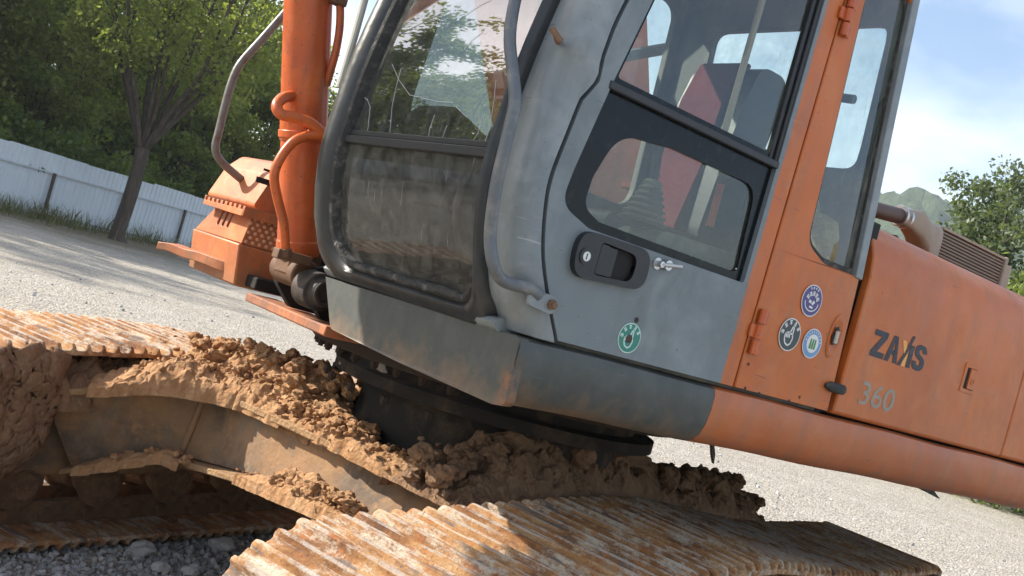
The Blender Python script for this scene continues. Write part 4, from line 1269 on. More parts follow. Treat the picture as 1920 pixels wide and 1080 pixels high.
def sidefn(y): return lambda a, b: Vector((a, y, b))
def build_door():
    n = 46
    zs = [1.507 + (2.92 - 1.507) * i / n for i in range(n + 1)]
    front = [(xd(z) - 0.013, z) for z in zs]
    rear = [(1.006 - 0.012 * (z - 1.5) / 1.4 + 0.036 * max(0, (1.75 - z)) / 0.25 * 0.0 + 0.036, z) for z in (2.92, 2.2, 1.507)]
    win = rpoly([(1.118, 1.803, 0.012), (1.74, 1.800, 0.06), (1.85, 1.835, 0.055), (1.838, 1.93, 0.05), (1.795, 2.165, 0.02), (1.745, 2.39, 0.3), (1.645, 2.84, 0.06), (1.112, 2.84, 0.02)], 6)
    m = MB()
    m.plate(front + rear, sidefn(YS), (0, -0.035, 0), [win])
    door = m.obj('cab_door', M['door'], EX, bevel=0.004, label='scuffed grey cab door with an orange hinge strip')
    # black border of the glazing
    inset = 0.016
    def shrink(poly, d):
        c = Vector((sum(p[0] for p in poly) / len(poly), sum(p[1] for p in poly) / len(poly)))
        return [(p[0] + (c.x - p[0]) * d / max(0.1, abs(c.x - p[0]) + 0.2), p[1] + (c.y - p[1]) * d / max(0.1, abs(c.y - p[1]) + 0.2)) for p in poly]
    low = rpoly([(1.142, 1.826, 0.02), (1.70, 1.826, 0.04), (1.765, 1.850, 0.06), (1.760, 1.93, 0.06), (1.715, 2.055, 0.11), (1.52, 2.078, 0.1), (1.16, 2.078, 0.06)], 7)
    upp = rpoly([(1.142, 2.185, 0.01), (1.772, 2.185, 0.01), (1.725, 2.40, 0.3), (1.635, 2.815, 0.05), (1.136, 2.815, 0.02)], 5)
    m = MB()
    m.plate(shrink(win, -0.006), sidefn(YS - 0.016), (0, -0.006, 0), [low, upp])
    m.obj('glass_border', M['blackglass'], door)
    m = MB(); m.sheet(shrink(low, -0.01), sidefn(YS - 0.024)); m.obj('lower_pane', M['glass_door'], door)
    m = MB(); m.sheet(shrink(upp, -0.01), sidefn(YS - 0.024)); m.obj('upper_pane', M['glass_door'], door)
    # divider strut, black rubber edges and slider stile
    m = MB()
    m.span((1.112, YS - 0.018, 2.146), (1.805, YS + 0.004, 2.168))
    m.obj('window_divider', M['black'], door, bevel=0.004)
    m = MB(); m.span((1.112, YS - 0.03, 2.16), (1.128, YS - 0.004, 2.84)); m.span((1.13, YS - 0.03, 2.16), (1.146, YS - 0.012, 2.82))
    m.obj('window_channel', M['black'], door, bevel=0.003)
    m = MB(); m.tube([(1.33, YS - 0.034, 2.18), (1.325, YS - 0.034, 2.82)], 0.010, 8); m.obj('slider_stile', M['alu'], door)
    # recessed handle
    hx, hz = 1.645, 1.738
    body = rpoly([(hx - 0.130, hz - 0.048, 0.05), (hx + 0.125, hz - 0.066, 0.05), (hx + 0.135, hz + 0.056, 0.055), (hx - 0.125, hz + 0.060, 0.05)], 7)
    cup = rpoly([(hx - 0.078, hz - 0.036, 0.03), (hx + 0.055, hz - 0.046, 0.012), (hx + 0.055, hz + 0.040, 0.012), (hx - 0.078, hz + 0.036, 0.03)], 6)
    m = MB(); m.plate(body, sidefn(YS + 0.020), (0, -0.021, 0), [cup])
    m.plate(cup, sidefn(YS + 0.004), (0, -0.002, 0), (), 1)
    m.loft([[Vector((a, YS + 0.018, b)) for a, b in cup], [Vector((a, YS + 0.003, b)) for a, b in cup]], True, False, False, 1)
    hd = m.obj('door_handle', [M['black'], M['cavity']], door, bevel=0.004)
    m = MB(); m.prism(rpoly([(hx - 0.005, hz - 0.040, 0.006), (hx + 0.052, hz - 0.043, 0.008), (hx + 0.052, hz + 0.037, 0.008), (hx - 0.005, hz + 0.035, 0.006)], 3), sidefn(YS + 0.006), (0, 0.012, 0))
    m.obj('handle_paddle', M['black'], hd, bevel=0.004)
    m = MB(); m.ring((hx + 0.097, YS + 0.019, hz - 0.008), (0, 1, 0), 0.021, 0.013, 0.004, 24); m.cyl((hx + 0.097, YS + 0.014, hz - 0.008), (hx + 0.097, YS + 0.024, hz - 0.008), 0.0125, 20, 1); m.span((hx + 0.0955, YS + 0.0242, hz - 0.016), (hx + 0.0985, YS + 0.0246, hz))
    m.obj('lock', [M['black'], M['steel']], hd)
    # stay pin
    p = at(1232, 494, y=YS)
    m = MB(); m.tube([p + Vector((0, -0.005, 0)), p + Vector((0, 0.022, 0))], 0.0085, 12); m.tube([p + Vector((0.0, 0.018, 0)), p + Vector((-0.075, 0.018, 0.012))], 0.0055, 10)
    m.ring(p + Vector((-0.03, 0.0, 0.004)), (0, 1, 0), 0.014, 0.006, 0.016, 16); m.ring(p, (0, 1, 0), 0.016, 0.008, 0.003, 16)
    m.obj('stay_pin', M['steel'], door)
    return door
DOOR = build_door()

def disc(m, cx, cz, y, r, mi, n=40, h=0.0006):
    m.prism([(cx + r * math.cos(2 * math.pi * k / n), cz + r * math.sin(2 * math.pi * k / n)) for k in range(n)], sidefn(y), (0, h, 0), mi)
def marks(m, cx, cz, y, r, a0, a1, n, s, mi, seed):
    """small illegible characters along an arc"""
    rnd = random.Random(seed)
    for k in range(n):
        a = a0 + (a1 - a0) * k / max(1, n - 1)
        rad_ = Vector((math.cos(a), math.sin(a))); tan = Vector((-rad_.y, rad_.x))
        c = Vector((cx, cz)) + rad_ * r
        for q in range(3):
            o = (q - 1) * s * 0.36
            w = s * rnd.uniform(0.3, 0.48)
            p = [c + rad_ * (o + s * 0.11) + tan * w, c + rad_ * (o - s * 0.11) + tan * w, c + rad_ * (o - s * 0.11) - tan * w, c + rad_ * (o + s * 0.11) - tan * w]
            m.prism([tuple(v) for v in p], sidefn(y), (0, 0.0005, 0), mi)
        v = rnd.uniform(-0.3, 0.3) * s
        p = [c + rad_ * s * 0.5 + tan * (v + s * 0.1), c - rad_ * s * 0.5 + tan * (v + s * 0.1), c - rad_ * s * 0.5 + tan * (v - s * 0.1), c + rad_ * s * 0.5 + tan * (v - s * 0.1)]
        m.prism([tuple(q) for q in p], sidefn(y), (0, 0.0008, 0), mi)
def sticker(parent, cx, cz, r, rim, field, ink, kind, label, extra=None):
    y = YS + 0.0008
    m = MB(); mats = [rim, field, ink] + ([extra] if extra else [])
    disc(m, cx, cz, y, r, 0); disc(m, cx, cz, y + 0.0008, r * 0.93, 1)
    def bar(x0, z0, x1, z1, w, mi=2, h=0.0018):
        d = Vector((x1 - x0, z1 - z0)); nn = Vector((-d.y, d.x)).normalized() * w
        m.prism([(x0 + nn.x, z0 + nn.y), (x1 + nn.x, z1 + nn.y), (x1 - nn.x, z1 - nn.y), (x0 - nn.x, z0 - nn.y)], sidefn(y + h), (0, 0.0005, 0), mi)
    if kind == 'hand':
        marks(m, cx, cz, y + 0.0018, r * 0.76, 2.5, 0.1, 5, r * 0.26, 2, 3)
        # a fist with one raised finger, drawn in outline
        o = r * 0.05
        out = [(-0.10, 0.52), (-0.20, 0.55), (-0.22, 0.05), (0.05, 0.10), (0.10, 0.16), (0.20, 0.10), (0.30, 0.12), (0.38, 0.02), (0.46, -0.02), (0.44, -0.30), (0.30, -0.55), (0.0, -0.66), (-0.20, -0.52), (-0.30, -0.20), (-0.22, 0.05)]
        for (a, b), (c, d) in zip(out, out[1:]): bar(cx + a * r, cz + b * r, cx + c * r, cz + d * r, o)
        bar(cx + -0.10 * r, cz + 0.52 * r, cx + 0.05 * r, cz + 0.10 * r, o)
        for a in (0.05, 0.20, 0.34): bar(cx + a * r, cz + 0.05 * r, cx + (a - 0.03) * r, cz - 0.2 * r, o)
    elif kind == 'face':
        marks(m, cx, cz, y + 0.0018, r * 0.80, 2.0, 1.1, 4, r * 0.14, 2, 5)
        marks(m, cx, cz - r * 0.1, y + 0.0018, r * 0.56, 2.6, 0.5, 5, r * 0.28, 2, 6)
        for k in range(12):
            a, b = math.pi + math.pi * k / 12, math.pi + math.pi * (k + 1) / 12
            bar(cx + r * 0.66 * math.cos(a), cz - r * 0.1 + r * 0.55 * math.sin(a), cx + r * 0.66 * math.cos(b), cz - r * 0.1 + r * 0.55 * math.sin(b), r * 0.035)
        bar(cx - r * 0.25, cz - 0.0 * r, cx - r * 0.05, cz - 0.22 * r, r * 0.09); bar(cx + r * 0.3, cz - 0.05 * r, cx + r * 0.05, cz - 0.1 * r, r * 0.09); bar(cx - r * 0.2, cz - 0.42 * r, cx + r * 0.15, cz - 0.38 * r, r * 0.06)
    elif kind == 'trees':
        disc(m, cx, cz, y + 0.0018, r * 0.62, 2)
        marks(m, cx, cz, y + 0.0018, r * 0.78, 2.9, 0.2, 10, r * 0.13, 2, 8)
        for a in (-0.24, 0.0, 0.24):
            m.prism(rpoly([(cx + (a - 0.09) * r, cz - 0.36 * r, 0.001), (cx + (a + 0.09) * r, cz - 0.36 * r, 0.001), (cx + (a + 0.07) * r, cz + 0.22 * r, 0.002), (cx + a * r, cz + 0.36 * r, 0.002), (cx + (a - 0.07) * r, cz + 0.22 * r, 0.002)], 3), sidefn(y + 0.0028), (0, 0.0005, 0), 3)
    s = m.obj('sticker', mats, parent, label=label)
    return s
sticker(DOOR, 1.500, 1.562, 0.041, M['st_mint'], M['st_teal'], M['st_mint'], 'hand', 'round teal and white sticker')
for (a_, b_, c_, d_) in ((1.503, 1.560, 0.0034, 0.012), (1.492, 1.613, 0.0005, 0.008)):
    p_ = MB(); disc(p_, a_, b_, YS + c_, d_, 0, 9); p_.obj('grease_smear', M['dark'], DOOR)

def build_rear_side():
    zs = [1.507 + (2.92 - 1.507) * i / 20 for i in range(21)]
    def split(z): return 1.036 - 0.012 * (z - 1.5) / 1.4 - 0.006
    def rr(z): return lerp([(1.5, 0.556), (1.93, 0.584), (2.83, 0.690), (3.0, 0.705)], z)
    out = [(split(z), z) for z in zs] + [(rr(z), z) for z in reversed(zs)]
    win = rpoly([(rr(1.95) + 0.022, 1.945, 0.01), (0.78, 1.945, 0.05), (0.885, 1.985, 0.07), (0.893, 2.12, 0.05), (0.935, 2.75, 0.05), (0.94, 2.85, 0.05), (rr(2.85) + 0.02, 2.85, 0.10)], 6)
    m = MB(); m.plate(out, sidefn(YS - 0.002), (0, -0.035, 0), [win])
    pn = m.obj('cab_side_panel', M['orange'], EX, bevel=0.004, label='orange cab side panel with three round stickers')
    inner = rpoly([(rr(1.96) + 0.034, 1.962, 0.01), (0.78, 1.962, 0.045), (0.868, 1.995, 0.06), (0.878, 2.12, 0.05), (0.92, 2.75, 0.05), (0.925, 2.835, 0.05), (rr(2.84) + 0.034, 2.835, 0.09)], 6)
    m = MB(); m.plate(win, sidefn(YS - 0.014), (0, -0.008, 0), [inner]); m.obj('window_seal', M['rubber'], pn)
    m = MB(); m.sheet(inner, sidefn(YS - 0.022)); m.obj('quarter_pane', M['glass_q'], pn)
    # pale rear edge strip wrapping the corner
    m = MB()
    rows = []
    for z in [1.94 + (2.93 - 1.94) * i / 16 for i in range(17)]:
        x = rr(z)
        rows.append([Vector((x + 0.028, YS + 0.004, z)), Vector((x - 0.008, YS + 0.004, z)), Vector((x - 0.022, YS - 0.012, z)), Vector((x - 0.022, YS - 0.05, z)), Vector((x + 0.028, YS - 0.05, z))])
    m.loft(rows, True, True, True); m.obj('corner_strip', M['grey'], pn, bevel=0.003)
    # hinges
    for (a, b) in (((1428, 578), (1404, 664)), ((1594, -10), (1574, 68))):
        p, q = at(*a, y=YS), at(*b, y=YS)
        m = MB()
        n = 3
        for k in range(n):
            s, e = p.lerp(q, k / n + 0.012), p.lerp(q, (k + 1) / n - 0.012)
            m.tube([s + Vector((0, 0.012, 0)), e + Vector((0, 0.012, 0))], 0.0125, 12)
            m.box((s + e) / 2 + Vector((0.016 * (1 if k == 1 else -1), 0.006, 0)), (0.034, 0.008, (s - e).length * 0.9))
        m.obj('hinge', M['orange_hi'], pn, bevel=0.002)
    sticker(pn, 0.794, 1.823, 0.050, M['st_white'], M['st_violet'], M['st_white'], 'face', 'round violet and white sticker')
    sticker(pn, 0.853, 1.703, 0.051, M['st_white'], M['st_dark'], M['st_white'], 'hand', 'round charcoal and white sticker with a raised finger')
    sticker(pn, 0.735, 1.698, 0.047, M['st_white'], M['st_blue'], M['st_white'], 'trees', 'round pale blue sticker with three green strokes', M['st_green'])
    # broken lock in an oval dent
    c = Vector((0.632, 1.742))
    m = MB()
    loops = []
    for s, dy in ((1.0, 0.0015), (0.86, 0.006), (0.7, 0.002), (0.45, -0.001)):
        loops.append([Vector((c.x + 0.030 * s * math.cos(a) + 0.012 * s * math.sin(a) * -0.3, YS - 0.002 + dy, c.y + 0.072 * s * math.sin(a))) for a in [2 * math.pi * k / 36 for k in range(36)]])
    m.loft(loops, True, False, True)
    lk = m.obj('lock_boss', M['orange'], pn, sharp=60)
    m = MB()
    rnd = random.Random(2)
    m.prism([(c.x + 0.016 * math.cos(a) * rnd.uniform(0.7, 1.2), c.y + 0.034 * math.sin(a) * rnd.uniform(0.75, 1.15)) for a in [2 * math.pi * k / 14 for k in range(14)]], sidefn(YS + 0.003), (0, 0.002, 0))
    m.obj('lock_hole', M['dark'], lk)
    m = MB(); m.tube([(c.x - 0.004, YS + 0.004, c.y - 0.02), (c.x + 0.004, YS + 0.010, c.y + 0.018)], 0.008, 8); m.box((c.x, YS + 0.008, c.y + 0.004), (0.012, 0.006, 0.03)); m.obj('lock_core', M['steel'], lk)
    # rubber stop by the gap and screw holes
    p = at(1565, 727, y=YS)
    m = MB(); m.tube([p + Vector((0.055, 0.002, 0)), p + Vector((0.03, 0.008, 0)), p + Vector((-0.03, 0.008, 0)), p + Vector((-0.04, 0.006, 0))], [0.006, 0.017, 0.017, 0.010], 12); m.obj('rubber_stop', M['rubber'], pn, sharp=60)
    for (px, py) in ((1404, 683), (1398, 728), (1480, 752), (1500, 745), (1424, 738)):
        p = at(px, py, y=YS); m = MB(); disc(m, p.x, p.z, YS - 0.0015, 0.005, 0, 8); m.obj('screw_hole', M['dark'], pn)
build_rear_side()

# dark inner lining behind the panel gaps
m = MB()
m.span((0.545, 1.44, 1.38), (1.79, 1.452, 1.515)); m.span((0.50, 1.40, 1.50), (0.565, 1.452, 2.14)); m.span((1.02, 1.438, 1.5), (1.05, 1.452, 2.9))
m.obj('gap_lining', M['cavity'], EX)
rows = []
for z in [1.50 + i * (2.9 - 1.5) / 40 for i in range(41)]:
    rows.append([Vector((xd(z) + 0.02, YS - 0.045, z)), Vector((xd(z) - 0.04, YS - 0.045, z))])
m = MB(); m.loft(rows, False); m.obj('door_rubber', M['cavity'], EX)

# ---- hood and what stands on it
def build_hood():
    prof = [(1.478, 1.503), (1.489, 1.51), (1.490, 1.60), (1.490, 1.85), (1.488, 1.96), (1.478, 2.03), (1.455, 2.085), (1.415, 2.125), (1.36, 2.15), (1.28, 2.163), (1.1, 2.172), (0.6, 2.18), (0.2, 2.18), (0.2, 2.15), (1.1, 2.14), (1.30, 2.12), (1.42, 2.06), (1.455, 1.95), (1.455, 1.503)]
    def sec(x0, x1, n):
        return [[Vector((x0 + (x1 - x0) * i / n, y, z)) for y, z in prof] for i in range(n + 1)]
    m = MB(); m.loft(sec(0.528, -0.60, 16), True, True, True)
    hood = m.obj('side_hood', M['orange'], EX, bevel=0.006, sharp=40)
    m = MB(); m.loft(sec(-0.606, -2.5, 10), True, True, True)
    m.obj('rear_hood', M['orange'], EX, bevel=0.006, sharp=40)
    m = MB(); m.span((-2.45, -0.45, 1.385), (0.47, 1.425, 2.06)); m.obj('light_leak_filler', M['blackened'], EX)  # added dark filler box that stops sun leaking through the hood gap
    # lettering
    def text(body, x0, zc, h, wid, mat, bold, shear, name, parent, y=YS + 0.0009):
        cu = bpy.data.curves.new(name, 'FONT'); cu.body = body; cu.size = 1.0; cu.offset = bold; cu.extrude = 0.0; cu.shear = shear; cu.resolution_u = 4
        o = bpy.data.objects.new(name, cu); col.objects.link(o)
        dg = bpy.context.evaluated_depsgraph_get(); dg.update()
        me = bpy.data.meshes.new_from_object(o.evaluated_get(dg)); bpy.data.objects.remove(o)
        xs = [v.co.x for v in me.vertices]; ys = [v.co.y for v in me.vertices]
        sx, sy = wid / (max(xs) - min(xs)), h / (max(ys) - min(ys))
        for v in me.vertices:
            v.co = Vector((x0 - (v.co.x - min(xs)) * sx, y, zc + (v.co.y - (max(ys) + min(ys)) / 2) * sy))
        me.materials.clear(); me.materials.append(mat)
        q = bpy.data.objects.new(name, me); col.objects.link(q); attach(q, parent)
        return q
    zc = 1.765; h = 0.090
    X0 = 0.425
    def poly(pts, mat, name):
        m = MB(); 
        for p in pts: m.prism([(X0 - a, zc - h / 2 + b * h) for a, b in p], sidefn(YS + 0.0009), (0, 0.0006, 0))
        m.obj(name, mat, hood)
    W_ = 0.001
    Z = [[(0.000, 1.0), (0.078, 1.0), (0.078, 0.80), (0.036, 0.22), (0.080, 0.22), (0.080, 0.0), (0.0, 0.0), (0.0, 0.20), (0.044, 0.78), (0.000, 0.78)]]
    A = [[(0.086, 0.0), (0.112, 1.0), (0.138, 1.0), (0.133, 0.72), (0.126, 0.72), (0.122, 0.47), (0.136, 0.47), (0.136, 0.28), (0.118, 0.28), (0.112, 0.0)], [(0.138, 1.0), (0.166, 0.0), (0.140, 0.0), (0.134, 0.28), (0.134, 0.47), (0.131, 0.72)]]
    S_ = [[(0.330, 0.80), (0.318, 0.95), (0.300, 1.0), (0.276, 1.0), (0.260, 0.92), (0.255, 0.75), (0.260, 0.58), (0.275, 0.48), (0.298, 0.40), (0.303, 0.30), (0.298, 0.22), (0.285, 0.20), (0.277, 0.28), (0.276, 0.34), (0.252, 0.34), (0.254, 0.18), (0.266, 0.04), (0.288, 0.0), (0.310, 0.02), (0.326, 0.12), (0.330, 0.30), (0.324, 0.46), (0.308, 0.57), (0.286, 0.65), (0.280, 0.74), (0.284, 0.80), (0.294, 0.82), (0.303, 0.76), (0.304, 0.70), (0.330, 0.70)]]
    I = [[(0.221, 0.0), (0.221, 0.86), (0.247, 0.86), (0.247, 0.0)]]
    X1 = [[(0.168, -0.02), (0.186, -0.02), (0.207, 0.42), (0.236, 1.22), (0.220, 1.22), (0.194, 0.50)]]
    X2 = [[(0.166, 0.95), (0.190, 0.95), (0.203, 0.66), (0.192, 0.46)], [(0.196, 0.22), (0.192, 0.0), (0.217, 0.0), (0.216, 0.58), (0.208, 0.42)]]
    for g_, nm in ((Z, 'letter'), (A, 'letter'), (X1, 'letter'), (I, 'letter'), (S_, 'letter')): poly(g_, M['letter'], nm)
    poly(X2, M['letter_or'], 'letter')
    text('360', 0.415, 1.596, 0.080, 0.205, M['number'], 0.012, 0.0, 'number_marking', hood)
    # flush latch
    c = Vector((-0.228, 1.752))
    m = MB()
    fr = rpoly([(c.x - 0.050, c.y - 0.052, 0.004), (c.x + 0.055, c.y - 0.052, 0.004), (c.x + 0.055, c.y + 0.056, 0.004), (c.x - 0.050, c.y + 0.056, 0.004)], 2)
    op = rpoly([(c.x - 0.034, c.y - 0.038, 0.003), (c.x + 0.038, c.y - 0.038, 0.003), (c.x + 0.038, c.y + 0.040, 0.003), (c.x - 0.034, c.y + 0.040, 0.003)], 2)
    m.plate(fr, sidefn(YS + 0.003), (0, -0.004, 0), [op]); m.plate(op, sidefn(YS + 0.0012), (0, -0.001, 0), (), 1)
    m.prism(rpoly([(c.x - 0.033, c.y - 0.036, 0.004), (c.x + 0.018, c.y - 0.036, 0.004), (c.x + 0.018, c.y + 0.038, 0.004), (c.x - 0.033, c.y + 0.038, 0.004)], 2), sidefn(YS + 0.0014), (0, 0.006, 0))
    m.ring((c.x - 0.008, YS + 0.0074, c.y - 0.006), (0, 1, 0), 0.012, 0.007, 0.002, 14)
    m.obj('flush_latch', [M['orange'], M['cavity']], hood, bevel=0.001)
    # cooler core with its end tank, on the hood
    yc = 0.98
    c1, c2, c3, c4 = at(1757, 416, y=yc), at(1868, 488, y=yc), at(1745, 470, y=yc), at(1860, 530, y=yc)
    z0, z1 = 2.175, (c1.z + c2.z) / 2
    xa, xb = c1.x, c2.x
    m = MB()
    m.span((xa, yc - 0.05, z0), (xb, yc + 0.028, z1 - 0.012))
    core = m.obj('cooler', M['finbar'], EX)
    n = 13
    for k in range(n):
        z = z0 + (z1 - 0.016 - z0) * (k + 0.5) / n
        f_ = MB(); f_.span((xa, yc + 0.024, z - 0.0042), (xb, yc + 0.038, z + 0.0042)); f_.obj('fin', M['fin'], core)
    m = MB(); m.span((xa + 0.0, yc - 0.055, z1 - 0.012), (xb - 0.0, yc + 0.042, z1)); m.obj('top_rail', M['alu'], core, bevel=0.002)
    m = MB(); m.span((xb - 0.018, yc - 0.06, z0), (xb + 0.002, yc + 0.05, z1 + 0.004)); m.span((xb - 0.10, yc - 0.055, z0), (xb - 0.018, yc + 0.03, z1 - 0.02)); m.obj('end_tank', M['alu'], core, bevel=0.008)
    pa, pb, pc = at(1640, 402, y=yc), at(1698, 410, y=yc), at(1718, 425, y=yc)
    # front tank: elbow swelling into the core
    m = MB()
    rows = []
    def rect(cx, cz, hx, hy, ang, n=24):
        out = []
        for k in range(n):
            a = 2 * math.pi * k / n
            ca, sa = math.cos(a), math.sin(a)
            e = 0.55
            x = math.copysign(abs(ca) ** e, ca) * hx; y = math.copysign(abs(sa) ** e, sa) * hy
            out.append(Vector((cx + x * math.cos(ang), yc + y, cz + x * math.sin(ang))))
        return out
    zc_ = pb.z
    rows.append(rect(pb.x + 0.04, zc_, 0.037, 0.037, math.pi / 2)); rows.append(rect(pb.x - 0.02, zc_, 0.041, 0.041, math.pi / 2))
    rows.append(rect(pb.x - 0.075, zc_ - 0.005, 0.062, 0.05, rad(80))); rows.append(rect(pb.x - 0.115, zc_ - 0.03, 0.085, 0.055, rad(66)))
    rows.append(rect((pb.x + xa) / 2 - 0.045, 2.265, 0.105, 0.055, rad(75))); rows.append(rect(xa + 0.004, (z0 + z1) / 2, (z1 - z0) / 2, 0.05, rad(90)))
    m.loft(rows, True, True, True); m.obj('front_tank', M['alu'], core, sharp=60)
    m = MB()
    for dx in (0.055, 0.018): m.tube([(pb.x + dx, yc, zc_), (pb.x + dx - 0.014, yc, zc_)], 0.045, 24)
    m.obj('clamp', M['steel'], core, bevel=0.003)
    m = MB(); m.tube([(pb.x + 0.42, yc, pa.z - 0.0), (pb.x + 0.2, yc, (pa.z + zc_) / 2), (pb.x + 0.03, yc, zc_)], 0.032, 22)
    m.obj('brown_pipe', M['pipe'], EX, sharp=60)
    m = MB(); rnd = random.Random(9)
    for k in range(7): m.box((pb.x + 0.28 - k * 0.05, yc + 0.05, 2.19 + rnd.uniform(-0.005, 0.02)), (0.05, 0.06, 0.05), Matrix.Rotation(rnd.uniform(-.5, .5), 3, 'Y'))
    m.obj('engine_fittings', M['dark'], EX, bevel=0.006)
build_hood()

# ---- boom and its cylinder; unseen arm and bucket posed to shade the cab front
def build_boom():
    yc = 0.06
    b0, b1 = at(560, 478, y=yc), at(578, 0, y=yc)
    d = (b1 - b0).normalized()
    m = MB()
    R0 = 0.083
    def q(s): return b0 + d * s
    top = 1.55
    m.tube([q(0.0), q(0.02), q(0.05), q(0.055), q(0.40), q(0.405), q(0.43), q(0.435), q(0.885), q(0.888), q(0.93), q(0.935), q(top)], [R0 * 0.93, R0 * 0.97, R0 * 0.97, R0 * 0.93, R0 * 0.93, R0 * 0.98, R0 * 0.98, R0 * 0.985, R0, R0 * 1.03, R0 * 1.03, R0, R0], 40)
    cyl = m.obj('boom_cylinder', M['orange_hi'], EX, sharp=30)
    m = MB(); m.tube([q(top), q(top + 1.75)], 0.045, 24); m.obj('cylinder_rod', M['steel'], cyl)
    m = MB(); m.tube([q(0.0) + Vector((0, -0.10, -0.06)), q(0) + Vector((0, 0.10, -0.06))], 0.055, 20); m.box(q(-0.02), (0.12, 0.12, 0.12)); m.obj('cylinder_eye', M['rustplate'], cyl, bevel=0.01)
    m = MB(); s0 = q(0.425); m.ring(s0 - d * 0.012, d, R0 * 1.04, R0 * 0.97, 0.026, 36); m.box(s0 + Vector((0.02, R0 + 0.01, 0)), (0.03, 0.03, 0.024)); m.obj('band', M['orange_hi'], cyl, bevel=0.002)
    # hydraulic tubes hugging the cylinder
    m = MB()
    pts = [at(548, 180, y=0.10), at(530, 184, y=0.13), at(519, 198, y=0.16), at(527, 214, y=0.18), at(556, 221, y=0.19), at(584, 232, y=0.20), at(610, 258, y=0.21), at(640, 300, y=0.22)]
    m.tube(smooth_path(pts, 6), 0.019, 14); m.obj('hydraulic_tube', M['orange_hi'], cyl, sharp=60)
    m = MB()
    pts = [at(640, 262, y=0.22), at(600, 254, y=0.21), at(572, 256, y=0.20), at(548, 268, y=0.20), at(525, 298, y=0.20), at(514, 330, y=0.20), at(520, 370, y=0.20), at(531, 415, y=0.20), at(534, 450, y=0.20), at(535, 472, y=0.20)]
    m.tube(smooth_path(pts, 6), 0.0165, 14); m.obj('hydraulic_tube', M['orange_hi'], cyl, sharp=60)
    m = MB(); m.tube([at(535, 466, y=0.20), at(535, 482, y=0.20)], 0.024, 8); m.box(at(548, 482, y=0.19), (0.13, 0.05, 0.035)); m.obj('tube_union', M['rustplate'], cyl, bevel=0.004)
    m = MB()
    pts = [at(628, -60, y=0.15), at(637, 0, y=0.15), at(637, 50, y=0.15), at(630, 95, y=0.15), at(622, 125, y=0.14), at(612, 160, y=0.12)]
    m.tube(smooth_path(pts, 6), 0.014, 12); m.obj('hydraulic_hose', M['orange_hi'], cyl, sharp=60)
    m = MB(); m.box(at(634, 2, y=0.15), (0.05, 0.05, 0.03)); m.obj('hose_union', M['rustplate'], cyl, bevel=0.005)
    # boom: a bent box girder rising over the cab
    e = q(top + 0.75)
    side = [(0.25, 1.86), (0.10, 2.05), (0.16, 2.35), (0.55, 3.2), (1.15, 4.35), (1.7, 5.0), (2.5, 5.4), (4.2, 5.75), (4.4, 5.62), (4.35, 5.42), (2.9, 4.95), (2.2, 4.6), (1.75, 4.05), (1.15, 3.0), (0.55, 1.95)]
    m = MB(); m.prism(rpoly([(a, b, 0.12) for a, b in side], 4), lambda a, b: Vector((a, -0.50, b)), (0, 0.46, 0))
    m.obj('boom', M['orange'], EX, bevel=0.012)
    m = MB(); m.prism(rpoly([(4.1, 6.15, 0.1), (4.45, 6.2, 0.1), (4.75, 5.6, 0.1), (4.45, 4.2, 0.08), (4.15, 3.45, 0.08), (3.9, 3.5, 0.08), (3.95, 4.3, 0.1), (4.05, 5.3, 0.1)], 4), lambda a, b: Vector((a, -0.45, b)), (0, 0.36, 0))
    m.obj('arm', M['orange'], EX, bevel=0.012)
    m = MB()
    def bp(pts): return [(a - 3.0, b + 2.56, r) for a, b, r in pts]
    prof = rpoly(bp([(6.5, 1.3, 0.05), (6.9, 1.25, 0.05), (7.15, 0.8, 0.1), (7.0, 0.3, 0.25), (6.55, 0.06, 0.2), (6.2, 0.12, 0.05), (6.15, 0.17, 0.02), (6.5, 0.2, 0.2), (6.85, 0.45, 0.2), (6.95, 0.8, 0.1), (6.75, 1.05, 0.05), (6.5, 1.1, 0.02)]), 5)
    m.prism(prof, lambda a, b: Vector((a, -0.76, b)), (0, 1.2, 0))
    for y in (-0.78, 0.44): m.prism(rpoly(bp([(6.5, 1.3, 0.05), (6.9, 1.25, 0.05), (7.15, 0.8, 0.1), (7.0, 0.3, 0.25), (6.55, 0.06, 0.2), (6.2, 0.12, 0.05), (6.2, 0.8, 0.1)]), 5), lambda a, b, y=y: Vector((a, y, b)), (0, 0.03, 0))
    bk = m.obj('bucket', M['rustplate'], EX, bevel=0.006)  # out of view; its raised pose is invented to shade the cab front
    for k in range(5):
        y = -0.69 + k * 0.265
        t = MB(); t.loft([[Vector((3.22, y + s * 0.05, 2.70 + w * 0.04)) for s, w in ((-1, -1), (1, -1), (1, 1), (-1, 1))], [Vector((3.08, y + s * 0.035, 2.87 + w * 0.01)) for s, w in ((-1, -1), (1, -1), (1, 1), (-1, 1))]], True, True, True)
        t.obj('tooth', M['steel'], bk)
build_boom()

